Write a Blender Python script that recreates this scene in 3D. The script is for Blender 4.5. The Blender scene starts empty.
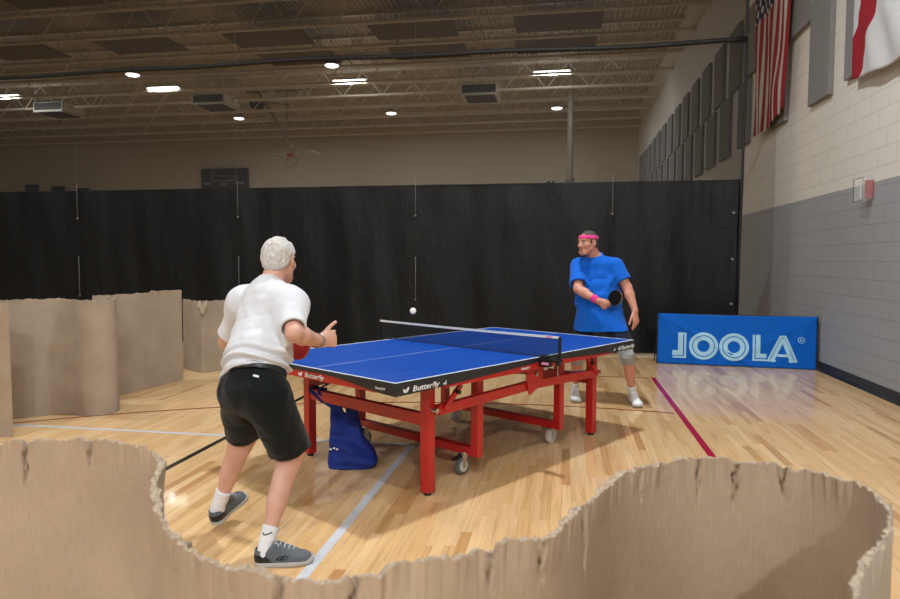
import bpy, bmesh, math, random
import numpy as np
from mathutils import Vector, Matrix
SC = bpy.context.scene
COL = SC.collection
PI = math.pi

# ------------------------------------------------------------------ camera
cam_data = bpy.data.cameras.new('camera')
cam = bpy.data.objects.new('camera', cam_data)
COL.objects.link(cam)
SC.camera = cam
cam_data.sensor_width = 36.0
cam_data.lens = 665.085 / 900.0 * 36.0
cam_data.clip_start = 0.05
cam_data.clip_end = 200
RR = Vector((0.98563833, 0.16884902, 0.0026623))
UU = Vector((-0.0126679, 0.05820821, 0.99822409))
FF = Vector((-0.16839419, 0.98392165, -0.05951121))
CAMH = 1.4293
cam.matrix_world = Matrix(((RR.x, UU.x, -FF.x, 0), (RR.y, UU.y, -FF.y, 0), (RR.z, UU.z, -FF.z, CAMH), (0, 0, 0, 1)))
cam_data.dof.use_dof = True
cam_data.dof.focus_distance = 4.6
cam_data.dof.aperture_fstop = 6.3

# ------------------------------------------------------------------ world, exposure
world = bpy.data.worlds.new('world')
SC.world = world
world.use_nodes = True
world.node_tree.nodes['Background'].inputs[0].default_value = (0.9, 0.95, 1.0, 1)
world.node_tree.nodes['Background'].inputs[1].default_value = 0.05
vs = SC.view_settings
vs.view_transform = 'Standard'
vs.look = 'None'
vs.gamma = 1.0
vs.use_curve_mapping = False
vs.exposure = 0.14
NEAR_WATT = 300.0
FAR_WATT = 130.0
LAMP_COL = (0.88, 0.945, 1.0)
TUBE_WATT = 160.0

# ------------------------------------------------------------------ object helpers
def tag(o, label=None, cat=None, group=None, kind=None):
    if label: o['label'] = label
    if cat: o['category'] = cat
    if group: o['group'] = group
    if kind: o['kind'] = kind
    return o

def empty(name, loc=(0, 0, 0), rz=0.0):
    o = bpy.data.objects.new(name, None)
    o.empty_display_size = 0.1
    COL.objects.link(o)
    o.location = loc
    o.rotation_euler = (0, 0, rz)
    return o

def link_mesh(name, me, mats, parent=None, smooth=False):
    if not isinstance(mats, (list, tuple)): mats = [mats]
    for m in mats: me.materials.append(m)
    o = bpy.data.objects.new(name, me)
    COL.objects.link(o)
    if parent: o.parent = parent
    if smooth: me.shade_smooth()
    return o

class MB:
    """collects shapes in one bmesh"""
    def __init__(self): self.bm = bmesh.new(); self.mi = 0
    def _fin(self, faces):
        for f in faces: f.material_index = self.mi
        return faces
    def box(self, c, s, rot=None, bevel=0.0):
        M = Matrix.Translation(Vector(c)) @ ((rot.to_4x4() if rot else Matrix.Identity(4))) @ Matrix.Diagonal((s[0], s[1], s[2], 1))
        r = bmesh.ops.create_cube(self.bm, size=1.0, matrix=M)
        fs = set(f for v in r['verts'] for f in v.link_faces)
        if bevel > 0:
            es = list(set(e for v in r['verts'] for e in v.link_edges))
            rb = bmesh.ops.bevel(self.bm, geom=es, offset=bevel, segments=2, affect='EDGES', profile=0.5)
            fs = [f for f in rb['faces']] + [f for f in fs if f.is_valid]
        self._fin(fs); return self
    def bar(self, a, b, w, t=None, up=(0, 0, 1), bevel=0.0):
        a = Vector(a); b = Vector(b); d = b - a; L = d.length; d.normalize()
        u = Vector(up)
        if abs(d.dot(u)) > 0.99: u = Vector((1, 0, 0))
        x = d.cross(u).normalized(); y = x.cross(d).normalized()
        R = Matrix((x, y, d)).transposed()
        return self.box((a + b) / 2, (w, t if t else w, L), R, bevel)
    def cyl(self, a, b, r, r2=None, n=16, cap=True):
        a = Vector(a); b = Vector(b); d = b - a; L = d.length
        q = Vector((0, 0, 1)).rotation_difference(d.normalized()).to_matrix()
        M = Matrix.Translation((a + b) / 2) @ q.to_4x4()
        rr = bmesh.ops.create_cone(self.bm, cap_ends=cap, segments=n, radius1=r, radius2=r if r2 is None else r2, depth=L, matrix=M)
        self._fin(set(f for v in rr['verts'] for f in v.link_faces)); return self
    def sph(self, c, r, n=16, s=(1, 1, 1)):
        M = Matrix.Translation(Vector(c)) @ Matrix.Diagonal((s[0], s[1], s[2], 1))
        rr = bmesh.ops.create_uvsphere(self.bm, u_segments=n, v_segments=max(6, n // 2), radius=r, matrix=M)
        self._fin(set(f for v in rr['verts'] for f in v.link_faces)); return self
    def tube(self, pts, r, n=8):
        pts = [Vector(p) for p in pts]
        rings = []
        for i, p in enumerate(pts):
            d = (pts[min(i + 1, len(pts) - 1)] - pts[max(i - 1, 0)]).normalized()
            if i == 0:
                u = Vector((0, 0, 1)) if abs(d.z) < 0.9 else Vector((1, 0, 0))
                x = d.cross(u).normalized()
            else:
                x = (x - d * x.dot(d)).normalized()
            y = d.cross(x)
            rings.append([self.bm.verts.new(p + r * (math.cos(2 * PI * k / n) * x + math.sin(2 * PI * k / n) * y)) for k in range(n)])
        fs = []
        for A, B in zip(rings, rings[1:]):
            for k in range(n):
                fs.append(self.bm.faces.new((A[k], A[(k + 1) % n], B[(k + 1) % n], B[k])))
        fs.append(self.bm.faces.new(rings[0][::-1])); fs.append(self.bm.faces.new(rings[-1]))
        self._fin(fs); return self
    def ribbon(self, pts, w, t, side):
        pts = [Vector(p) for p in pts]; side = Vector(side).normalized(); rings = []
        for i, p in enumerate(pts):
            d = (pts[min(i + 1, len(pts) - 1)] - pts[max(i - 1, 0)]).normalized()
            n = d.cross(side).normalized()
            rings.append([self.bm.verts.new(p + sx * side * w / 2 + sy * n * t / 2) for sx, sy in ((-1, -1), (1, -1), (1, 1), (-1, 1))])
        fs = []
        for A, B in zip(rings, rings[1:]):
            for k in range(4): fs.append(self.bm.faces.new((A[k], A[(k + 1) % 4], B[(k + 1) % 4], B[k])))
        fs.append(self.bm.faces.new(rings[0][::-1])); fs.append(self.bm.faces.new(rings[-1]))
        self._fin(fs); return self
    def prism(self, poly, fn0, fn1):
        """poly: 2d points; fn0, fn1 map (x,y) to the two faces of the slab"""
        A = [self.bm.verts.new(fn0(*p)) for p in poly]; B = [self.bm.verts.new(fn1(*p)) for p in poly]
        fs = [self.bm.faces.new(A), self.bm.faces.new(B[::-1])]
        n = len(A)
        for i in range(n): fs.append(self.bm.faces.new((A[i], B[i], B[(i + 1) % n], A[(i + 1) % n])))
        self._fin(fs); return self
    def lathe(self, prof, c, axis=(0, 0, 1), n=24):
        q = Vector((0, 0, 1)).rotation_difference(Vector(axis).normalized()).to_matrix()
        rings = []
        for r, z in prof:
            rings.append([self.bm.verts.new(Vector(c) + q @ Vector((r * math.cos(2 * PI * k / n), r * math.sin(2 * PI * k / n), z))) for k in range(n)])
        fs = []
        for A, B in zip(rings, rings[1:]):
            for k in range(n): fs.append(self.bm.faces.new((A[k], A[(k + 1) % n], B[(k + 1) % n], B[k])))
        fs.append(self.bm.faces.new(rings[0][::-1])); fs.append(self.bm.faces.new(rings[-1]))
        self._fin(fs); return self
    def build(self, name, mats, parent=None, smooth=False, sharp=None):
        bmesh.ops.recalc_face_normals(self.bm, faces=self.bm.faces)
        me = bpy.data.meshes.new(name); self.bm.to_mesh(me); self.bm.free()
        o = link_mesh(name, me, mats, parent, smooth or sharp is not None)
        if sharp is not None: me.set_sharp_from_angle(angle=math.radians(sharp))
        return o

def grid_mesh(name, P, mats, parent=None, uv=None, smooth=True, closed_u=False):
    """P: array (nu,nv,3)"""
    nu, nv = P.shape[:2]
    idx = np.arange(nu * nv).reshape(nu, nv)
    if closed_u: idx = np.vstack([idx, idx[:1]])
    F = np.stack([idx[:-1, :-1], idx[1:, :-1], idx[1:, 1:], idx[:-1, 1:]], -1).reshape(-1, 4)
    me = bpy.data.meshes.new(name)
    me.from_pydata(P.reshape(-1, 3).tolist(), [], F.tolist())
    if uv is not None:
        L = me.uv_layers.new(name='UVMap')
        vi = np.zeros(len(me.loops), dtype=np.int32); me.loops.foreach_get('vertex_index', vi)
        L.data.foreach_set('uv', uv.reshape(-1, 2)[vi].astype(np.float32).ravel())
    return link_mesh(name, me, mats, parent, smooth)

def copy_tree(o, parent=None):
    c = o.copy(); COL.objects.link(c)
    if parent: c.parent = parent
    for ch in list(o.children): copy_tree(ch, c)
    return c

# ------------------------------------------------------------------ material helpers
class NT:
    def __init__(self, name):
        self.m = bpy.data.materials.new(name); self.m.use_nodes = True
        self.t = self.m.node_tree; self.b = self.t.nodes['Principled BSDF']
    def n(self, typ, **kw):
        nd = self.t.nodes.new(typ)
        for k, v in kw.items():
            if k.startswith('i_'):
                key = k[2:]; key = int(key) if key.isdigit() else key.replace('_', ' ')
                self.set(nd.inputs[key], v)
            else: setattr(nd, k, v)
        return nd
    def set(self, sock, v):
        if hasattr(v, 'is_output'): self.t.links.new(v, sock)
        else: sock.default_value = v
    def math(self, op, a, b=None, c=None):
        nd = self.t.nodes.new('ShaderNodeMath'); nd.operation = op
        self.set(nd.inputs[0], a)
        if b is not None: self.set(nd.inputs[1], b)
        if c is not None: self.set(nd.inputs[2], c)
        return nd.outputs[0]
    def mix(self, f, a, b):
        nd = self.t.nodes.new('ShaderNodeMix'); nd.data_type = 'RGBA'
        self.set(nd.inputs['Factor'], f); self.set(nd.inputs['A'], a) if False else None
        ins = [s for s in nd.inputs if s.type == 'RGBA']
        self.set(ins[0], a); self.set(ins[1], b)
        return [s for s in nd.outputs if s.type == 'RGBA'][0]
    def ramp(self, f, stops):
        nd = self.t.nodes.new('ShaderNodeValToRGB'); self.set(nd.inputs[0], f)
        els = nd.color_ramp.elements
        while len(els) < len(stops): els.new(0.5)
        for e, (p, c) in zip(els, stops): e.position = p; e.color = c if len(c) == 4 else (*c, 1)
        return nd.outputs[0]
    def coord(self, which='Object'):
        return self.t.nodes.new('ShaderNodeTexCoord').outputs[which]
    def sep(self, v):
        nd = self.t.nodes.new('ShaderNodeSeparateXYZ'); self.set(nd.inputs[0], v); return nd.outputs
    def comb(self, x, y, z=0.0):
        nd = self.t.nodes.new('ShaderNodeCombineXYZ')
        for i, v in enumerate((x, y, z)): self.set(nd.inputs[i], v)
        return nd.outputs[0]
    def scale(self, v, s):
        nd = self.t.nodes.new('ShaderNodeMapping'); self.set(nd.inputs[0], v); nd.inputs['Scale'].default_value = s; return nd.outputs[0]
    def noise(self, v, scale=5, detail=3, rough=0.5):
        nd = self.n('ShaderNodeTexNoise'); self.set(nd.inputs['Vector'], v)
        nd.inputs['Scale'].default_value = scale; nd.inputs['Detail'].default_value = detail; nd.inputs['Roughness'].default_value = rough
        return nd.outputs[0]
    def bump(self, h, strength=0.3, dist=0.01, normal=None):
        nd = self.n('ShaderNodeBump'); self.set(nd.inputs['Height'], h)
        nd.inputs['Strength'].default_value = strength; nd.inputs['Distance'].default_value = dist
        if normal is not None: self.set(nd.inputs['Normal'], normal)
        return nd.outputs[0]
    def base(self, c): self.set(self.b.inputs['Base Color'], c if hasattr(c, 'is_output') else (*c[:3], 1))
    def p(self, **kw):
        for k, v in kw.items(): self.set(self.b.inputs[k.replace('_', ' ')], v)
        return self

def rgb(r, g, b):
    f = lambda c: (c / 255 / 12.92) if c / 255 <= 0.04045 else ((c / 255 + 0.055) / 1.055) ** 2.4
    return (f(r), f(g), f(b), 1)

def plain(name, c, rough=0.5, metal=0.0, noise=0.06, nscale=20, bump=0.0, bscale=200, coat=0.0, spec=0.5):
    t = NT(name); co = t.coord()
    v = t.noise(co, nscale, 3)
    f = t.math('MULTIPLY_ADD', v, noise * 2, 1 - noise)
    mx = t.n('ShaderNodeVectorMath', operation='SCALE'); mx.inputs[0].default_value = c[:3]; t.set(mx.inputs['Scale'], f)
    t.base(mx.outputs[0])
    t.p(Roughness=rough, Metallic=metal)
    t.b.inputs['Specular IOR Level'].default_value = spec
    if coat: t.b.inputs['Coat Weight'].default_value = coat
    if bump: t.p(Normal=t.bump(t.noise(co, bscale, 3), bump, 0.004))
    return t.m

def emis(name, c, s):
    t = NT(name); t.base((0, 0, 0)); t.b.inputs['Emission Color'].default_value = (*c[:3], 1); t.b.inputs['Emission Strength'].default_value = s
    return t.m

M = {}
# --- maple floor
t = NT('maple_floor'); co = t.coord(); s = t.sep(co)
vec = t.comb(s[1], s[0], 0.0)
def brick(t, vec, w, h, c1, c2, mort, msize, off=0.5, bias=0.0):
    nd = t.n('ShaderNodeTexBrick'); t.set(nd.inputs['Vector'], vec)
    nd.offset = off; nd.offset_frequency = 2
    t.set(nd.inputs['Color1'], c1); t.set(nd.inputs['Color2'], c2); t.set(nd.inputs['Mortar'], mort)
    nd.inputs['Scale'].default_value = 1; nd.inputs['Mortar Size'].default_value = msize; nd.inputs['Mortar Smooth'].default_value = 0.1
    nd.inputs['Bias'].default_value = bias; nd.inputs['Brick Width'].default_value = w; nd.inputs['Row Height'].default_value = h
    return nd
# random plank start per row: shift along the plank by a hash of the row
row = t.math('FLOOR', t.math('DIVIDE', s[0], 0.0572))
wn = t.n('ShaderNodeTexWhiteNoise', noise_dimensions='1D'); t.set(wn.inputs['W'], row)
sh = t.math('MULTIPLY_ADD', wn.outputs[0], 7.0, s[1])
along = t.math('FLOOR', t.math('DIVIDE', sh, 0.83))
wn2 = t.n('ShaderNodeTexWhiteNoise', noise_dimensions='3D'); t.set(wn2.inputs['Vector'], t.comb(row, along, 3.0))
plank = wn2.outputs[0]
fr = t.math('FRACT', t.math('DIVIDE', s[0], 0.0572)); fa = t.math('FRACT', t.math('DIVIDE', sh, 0.83))
gap = t.math('MAXIMUM', t.math('GREATER_THAN', t.math('ABSOLUTE', t.math('SUBTRACT', fr, 0.5)), 0.488),
             t.math('GREATER_THAN', t.math('ABSOLUTE', t.math('SUBTRACT', fa, 0.5)), 0.4988))
base = t.ramp(plank, [(0.0, rgb(196, 146, 92)), (0.10, rgb(219, 176, 121)), (0.45, rgb(229, 189, 136)), (0.75, rgb(234, 198, 148)), (1.0, rgb(221, 179, 125))])
gv = t.comb(t.math('MULTIPLY', s[0], 42.0), t.math('MULTIPLY_ADD', plank, 40.0, t.math('MULTIPLY', s[1], 1.6)), t.math('MULTIPLY', plank, 9.0))
gr = t.noise(gv, 1.0, 6, 0.62)
grc = t.ramp(gr, [(0.30, (0.62, 0.52, 0.42)), (0.5, (1, 1, 1)), (0.78, (1.06, 1.05, 1.03))])
mul = t.n('ShaderNodeMix', data_type='RGBA', blend_type='MULTIPLY'); mul.inputs['Factor'].default_value = 0.65
ins = [q for q in mul.inputs if q.type == 'RGBA']; t.set(ins[0], base); t.set(ins[1], grc)
fc = t.mix(t.math('MULTIPLY', gap, 0.35), [q for q in mul.outputs if q.type == 'RGBA'][0], rgb(90, 55, 30))
t.base(fc)
big = t.noise(co, 1.3, 3, 0.5)
t.p(Roughness=t.math('MULTIPLY_ADD', big, 0.10, 0.25))
t.b.inputs['Coat Weight'].default_value = 0.55; t.b.inputs['Coat Roughness'].default_value = 0.06; t.b.inputs['Specular IOR Level'].default_value = 0.3
t.p(Normal=t.bump(t.math('ADD', t.math('MULTIPLY', gap, -0.4), t.math('MULTIPLY', big, 0.5)), 0.035, 0.004))
M['floor'] = t.m

# --- concrete block walls: painted two colours at 2.29 m
def block_wall(name, horiz, two, tone=(219, 215, 206)):
    t = NT(name); co = t.coord(); s = t.sep(co)
    h = s[1] if horiz == 'y' else s[0]
    nd = brick(t, t.comb(h, s[2]), 0.4064, 0.2032, (1, 1, 1, 1), (0.975, 0.975, 0.975, 1), (0.78, 0.77, 0.75, 1), 0.005)
    nz = t.noise(co, 60, 4, 0.7)
    edge = t.math('ADD', s[2], t.math('MULTIPLY', t.math('SUBTRACT', t.noise(co, 3.0, 2), 0.5), 0.012))
    cream = rgb(*tone)
    col = t.mix(t.math('LESS_THAN', edge, 2.29), cream, rgb(152, 154, 158)) if two else cream
    mul = t.n('ShaderNodeMix', data_type='RGBA', blend_type='MULTIPLY'); mul.inputs['Factor'].default_value = 1.0
    ins = [q for q in mul.inputs if q.type == 'RGBA']; t.set(ins[0], col); t.set(ins[1], nd.outputs[0])
    t.base([q for q in mul.outputs if q.type == 'RGBA'][0])
    t.p(Roughness=0.55)
    hgt = t.math('ADD', t.math('MULTIPLY', nd.outputs[1], -1.0), t.math('MULTIPLY', nz, 0.25))
    t.p(Normal=t.bump(hgt, 0.5, 0.006))
    return t.m
M['wall_two'] = block_wall('painted_block_two_tone', 'y', True)
M['wall_far'] = block_wall('painted_block_tan', 'x', False, (196, 185, 162))
M['wall_side'] = block_wall('painted_block_cream_side', 'y', False)
# --- ribbed roof deck
t = NT('roof_deck'); co = t.coord(); s = t.sep(co)
w = t.math('SINE', t.math('MULTIPLY', s[0], 2 * PI / 0.15))
t.base(rgb(186, 172, 148)); t.p(Roughness=0.7, Normal=t.bump(w, 0.8, 0.03))
M['deck'] = t.m
M['joist'] = plain('joist_paint', rgb(220, 210, 190), 0.6)
M['black_rubber'] = plain('black_rubber', rgb(24, 24, 26), 0.45)
M['ceil_panel'] = plain('dark_ceiling_panel', rgb(104, 94, 80), 0.9)
M['red_line'] = plain('red_floor_paint', rgb(150, 36, 30), 0.25, noise=0.1)
M['crimson_line'] = plain('crimson_floor_paint', rgb(166, 16, 52), 0.25, noise=0.1)
M['white_line'] = plain('white_floor_paint', rgb(205, 208, 212), 0.25, noise=0.06)
M['black_line'] = plain('black_floor_paint', rgb(26, 22, 24), 0.22, noise=0.1)
# --- divider curtain
t = NT('black_vinyl'); co = t.coord(); s = t.sep(co)
nz = t.noise(t.comb(t.math('MULTIPLY', s[0], 1.0), 0.0, t.math('MULTIPLY', s[2], 0.35)), 2.2, 4, 0.55)
fine = t.noise(co, 140, 2)
t.base(rgb(8, 12, 15)); t.p(Roughness=0.46); t.b.inputs['Specular IOR Level'].default_value = 0.30
t.p(Normal=t.bump(fine, 0.15, 0.002, t.bump(nz, 0.7, 0.06)))
M['vinyl'] = t.m
def net_mat(name, c, opac):
    t = NT(name); t.base(c); t.p(Roughness=0.8)
    tr = t.n('ShaderNodeBsdfTransparent'); mx = t.n('ShaderNodeMixShader'); mx.inputs[0].default_value = opac
    t.t.links.new(tr.outputs[0], mx.inputs[1]); t.t.links.new(t.b.outputs[0], mx.inputs[2])
    t.t.links.new(mx.outputs[0], t.t.nodes['Material Output'].inputs[0])
    return t.m
M['divider_mesh'] = net_mat('dark_divider_mesh', rgb(22, 19, 15), 0.56)
M['net_mesh'] = net_mat('black_table_net', rgb(14, 16, 22), 0.52)
M['cable'] = plain('black_cable', rgb(18, 18, 18), 0.6)
M['cord'] = plain('pale_cord', rgb(120, 122, 124), 0.6)
# --- cardboard: corrugations follow the sheet through its UV (metres)
def cardboard(name, c, c2, ridges, flute=0.16, crease=0.0):
    t = NT(name); uv = t.coord('UV'); s = t.sep(uv)
    wv = t.math('SINE', t.math('MULTIPLY_ADD', t.noise(uv, 6, 2), 1.2, t.math('MULTIPLY', s[0], 2 * PI / 0.0105)))
    fib = t.noise(t.comb(t.math('MULTIPLY', s[0], 260.0), t.math('MULTIPLY', s[1], 26.0)), 1.0, 4, 0.6)
    wr = t.noise(t.comb(t.math('MULTIPLY', s[0], 16.0), t.math('MULTIPLY', s[1], 75.0)), 1.0, 3, 0.6)
    blot = t.noise(uv, 3.0, 5, 0.6)
    col = t.mix(t.ramp(blot, [(0.35, (0, 0, 0)), (0.7, (1, 1, 1))]), c, c2)
    mul = t.n('ShaderNodeMix', data_type='RGBA', blend_type='MULTIPLY'); mul.inputs['Factor'].default_value = 0.5
    ins = [q for q in mul.inputs if q.type == 'RGBA']; t.set(ins[0], col); t.set(ins[1], t.ramp(fib, [(0.3, (0.8, 0.79, 0.78)), (0.6, (1, 1, 1))]))
    t.base([q for q in mul.outputs if q.type == 'RGBA'][0]); t.p(Roughness=0.85)
    t.b.inputs['Specular IOR Level'].default_value = 0.2
    h = t.math('ADD', t.math('MULTIPLY', wv, flute), t.math('ADD', t.math('MULTIPLY', wr, ridges), t.math('MULTIPLY', fib, 0.12)))
    if crease:
        zc = t.math('ADD', t.math('MULTIPLY', s[1], 1 / 0.31), t.math('MULTIPLY', t.noise(uv, 2.0, 1), 0.10))
        ln = t.math('LESS_THAN', t.math('ABSOLUTE', t.math('SUBTRACT', t.math('FRACT', zc), 0.5)), 0.012)
        ln = t.math('MULTIPLY', ln, t.math('GREATER_THAN', t.noise(t.comb(t.math('MULTIPLY', s[0], 5.0), t.math('FLOOR', zc)), 1.0, 2), 0.47))
        h = t.math('ADD', h, t.math('MULTIPLY', ln, crease))
    t.p(Normal=t.bump(h, 0.4, 0.003))
    return t.m
M['card_far'] = cardboard('creased_cardboard', rgb(158, 142, 124), rgb(172, 156, 138), 0.3, 0.16, 3.0)
M['card'] = cardboard('corrugated_cardboard', rgb(172, 158, 142), rgb(186, 172, 156), 0.22)
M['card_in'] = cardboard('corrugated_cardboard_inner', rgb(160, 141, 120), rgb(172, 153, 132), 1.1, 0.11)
t = NT('torn_cardboard_edge'); co = t.coord(); t.base(t.ramp(t.noise(co, 220, 4, 0.7), [(0.3, rgb(120, 100, 80)), (0.55, rgb(186, 168, 146)), (0.8, rgb(214, 200, 180))])); t.p(Roughness=0.95, Normal=t.bump(t.noise(co, 300, 3), 0.9, 0.006)); M['card_edge'] = t.m
# --- table
t = NT('blue_table_top'); co = t.coord(); s = t.sep(co)
au = t.math('ABSOLUTE', s[0]); av = t.math('ABSOLUTE', s[1])
ln = t.math('MAXIMUM', t.math('MAXIMUM', t.math('GREATER_THAN', au, 1.35), t.math('GREATER_THAN', av, 0.7425)), t.math('LESS_THAN', av, 0.0022))
t.base(t.mix(ln, rgb(0, 68, 160), rgb(205, 212, 222))); t.p(Roughness=0.5)
t.b.inputs['Specular IOR Level'].default_value = 0.2
t.p(Normal=t.bump(t.noise(co, 500, 2), 0.1, 0.001)); M['table_blue'] = t.m
M['apron_black'] = plain('black_apron', rgb(38, 41, 45), 0.4)
M['table_red'] = plain('red_enamel', rgb(184, 28, 28), 0.32, coat=0.3)
M['white_print'] = plain('white_print', rgb(232, 234, 238), 0.5, noise=0.02)
M['black_plastic'] = plain('black_plastic', rgb(20, 20, 22), 0.4)
M['chrome'] = plain('chrome_steel', rgb(200, 200, 200), 0.25, 1.0)
M['grey_wheel'] = plain('grey_caster_tyre', rgb(92, 92, 94), 0.5)
M['pale_wheel'] = plain('pale_caster_disc', rgb(196, 196, 192), 0.45)
M['white_tape'] = plain('white_net_tape', rgb(216, 216, 214), 0.7)
M['pink_print'] = plain('pink_label', rgb(214, 140, 180), 0.5)
M['ball'] = plain('white_ball', rgb(240, 240, 240), 0.35, noise=0.0)
M['bag'] = plain('blue_nonwoven_bag', rgb(8, 40, 128), 0.75, bump=0.3, bscale=300)
M['banner'] = plain('blue_banner_cloth', rgb(0, 92, 190), 0.75, spec=0.2, bump=0.15, bscale=400)
M['banner_text'] = plain('pale_blue_print', rgb(160, 208, 232), 0.6, noise=0.03)
M['grey_fabric'] = plain('grey_acoustic_fabric', rgb(128, 127, 125), 0.95, bump=0.3, bscale=300)
M['fixture'] = plain('lamp_housing', rgb(190, 190, 186), 0.4, 0.3)
M['lens'] = emis('lamp_glow', (1.0, 0.97, 0.93), 8.0)
M['tube'] = emis('tube_glow', (1.0, 0.98, 0.95), 12.0)
M['duct'] = plain('pale_metal_unit', rgb(205, 200, 186), 0.5)
M['dark_grille'] = plain('dark_grille', rgb(50, 46, 40), 0.7)
M['steel_paint'] = plain('tan_steel_paint', rgb(140, 130, 112), 0.6)
M['score'] = plain('scoreboard_black', rgb(34, 35, 36), 0.5)
M['score_grey'] = plain('scoreboard_grey', rgb(110, 112, 112), 0.5)
M['rim_red'] = plain('orange_red_rim', rgb(170, 48, 36), 0.5)
M['glass'] = plain('backboard_glass', rgb(150, 150, 142), 0.2)
M['strobe_red'] = plain('red_alarm_housing', rgb(150, 26, 34), 0.4)
t = NT('clear_guard'); t.base((0.95, 0.97, 0.97)); t.p(Roughness=0.12)
tr = t.n('ShaderNodeBsdfTransparent'); mx = t.n('ShaderNodeMixShader'); mx.inputs[0].default_value = 0.16
t.t.links.new(tr.outputs[0], mx.inputs[1]); t.t.links.new(t.b.outputs[0], mx.inputs[2]); t.t.links.new(mx.outputs[0], t.t.nodes['Material Output'].inputs[0]); M['clear'] = t.m
# ------------------------------------------------------------------ the gym shell
XL, XR, YN, YF, ZC = -31.0, 3.32, -12.0, 32.3, 8.45
def slab(name, c, s, m): return tag(MB().box(c, s).build(name, m), kind='structure')
slab('floor', ((XL + XR) / 2, (YN + YF) / 2, -0.05), (XR - XL + 0.4, YF - YN + 0.4, 0.1), M['floor'])
slab('ceiling', ((XL + XR) / 2, (YN + YF) / 2, ZC + 0.1), (XR - XL + 0.4, YF - YN + 0.4, 0.2), M['deck'])
slab('wall_right', (XR + 0.1, (YN + YF) / 2, ZC / 2), (0.2, YF - YN, ZC), M['wall_two'])
slab('wall_left', (XL - 0.1, (YN + YF) / 2, ZC / 2), (0.2, YF - YN, ZC), M['wall_side'])
slab('wall_far', ((XL + XR) / 2, YF + 0.1, ZC / 2), (XR - XL + 0.4, 0.2, ZC), M['wall_far'])
slab('wall_near', ((XL + XR) / 2, YN - 0.1, ZC / 2), (XR - XL + 0.4, 0.2, ZC), M['wall_far'])
# rubber base along the right wall: upright with a curved toe
bp = [(0, 0), (0, 0.115), (-0.012, 0.115), (-0.016, 0.03), (-0.045, 0.004), (-0.045, 0)]
tag(MB().prism(bp, lambda a, b: (XR + a, YN, b), lambda a, b: (XR + a, YF, b)).build('baseboard_right', M['black_rubber']), kind='structure')

# court markings
def line_strip(name, pts, w, m, z):
    pts = [Vector((x, y, 0)) for x, y in pts]; P = []
    for i, p in enumerate(pts):
        d = (pts[min(i + 1, len(pts) - 1)] - pts[max(i - 1, 0)]).normalized(); n = Vector((-d.y, d.x, 0))
        P.append([(p - n * w / 2 + Vector((0, 0, z)))[:], (p + n * w / 2 + Vector((0, 0, z)))[:]])
    return tag(grid_mesh(name, np.array(P), m, smooth=False), kind='structure')
line_strip('trim_1', [(-1.143, -8), (-1.143, 4.968)], 0.052, M['white_line'], 0.0012)
line_strip('trim_2', [(-1.17, 4.943), (-14, 4.943)], 0.05, M['white_line'], 0.0008)
line_strip('trim_3', [(-2.66, -6), (-2.66, 9.9)], 0.05, M['black_line'], 0.0010)
line_strip('trim_4', [(-0.3 + 7.0 * math.cos(a), -0.45 + 7.0 * math.sin(a)) for a in np.linspace(math.radians(167), math.radians(79), 90)], 0.034, M['red_line'], 0.0014)
line_strip('trim_5', [(1.085, -8), (1.085, 8.35)], 0.055, M['crimson_line'], 0.0016)
line_strip('trim_6', [(1.10, 8.325), (-9.0, 8.325)], 0.034, M['red_line'], 0.0006)

# roof joists of the far half: chords and zigzag web, built into the roof
yj = 15.0; k = 0
while yj < YF - 0.3:
    b = MB(); zb, zt = 7.5, 8.36
    b.box(((XL + XR) / 2, yj - 0.045, zb), (XR - XL, 0.05, 0.07)); b.box(((XL + XR) / 2, yj + 0.045, zb), (XR - XL, 0.05, 0.07))
    b.box(((XL + XR) / 2, yj, zt + 0.045), (XR - XL, 0.12, 0.09))
    x = XL + 0.3; up = True; st = 0.62 if yj < 22 else 0.75
    while x + st < XR:
        b.bar((x, yj, zb if up else zt), (x + st, yj, zt if up else zb), 0.028, 0.028)
        x += st; up = not up
    tag(b.build('roof_joist', M['joist']), kind='structure')
    yj += 1.83; k += 1
# dark panels fixed under the deck
for y0, xs in ((13.30, (-17.1, -13.3, -9.3, -5.4)), (16.98, (-17.2, -13.3, -9.35, -5.2, -1.35)), (18.85, (-9.2, -5.15, -1.45))):
    for x0 in xs:
        b = MB(); b.box((x0 + 1.13, y0 + 0.76, 7.60), (2.26, 1.50, 0.05), bevel=0.01)
        tag(b.build('ceiling_panel', M['ceil_panel']), kind='structure')

# ------------------------------------------------------------------ lamps
def round_lamp(loc, watt, label, group):
    r = empty('high_bay_lamp', loc)
    tag(r, label, 'lamp', group)
    MB().lathe([(0.05, 0.30), (0.09, 0.28), (0.12, 0.16), (0.21, 0.03), (0.235, 0.0), (0.235, -0.01), (0.215, -0.01)][::-1], (0, 0, 0)).build('housing', M['fixture'], r, sharp=30)
    MB().lathe([(0.21, -0.012), (0.17, -0.04), (0.06, -0.055)][::-1], (0, 0, 0)).build('lens', M['lens'], r, smooth=True)
    MB().cyl((0, 0, 0.29), (0, 0, max(0.35, ZC - loc[2])), 0.012, n=8).build('hanger', M['fixture'], r)
    L = bpy.data.lights.new('lamp_light', 'AREA'); L.shape = 'DISK'; L.size = 0.36; L.energy = watt; L.color = LAMP_COL
    o = bpy.data.objects.new('lamp_light', L); COL.objects.link(o); o.parent = r; o.location = (0, 0, -0.07)
    return r
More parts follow.
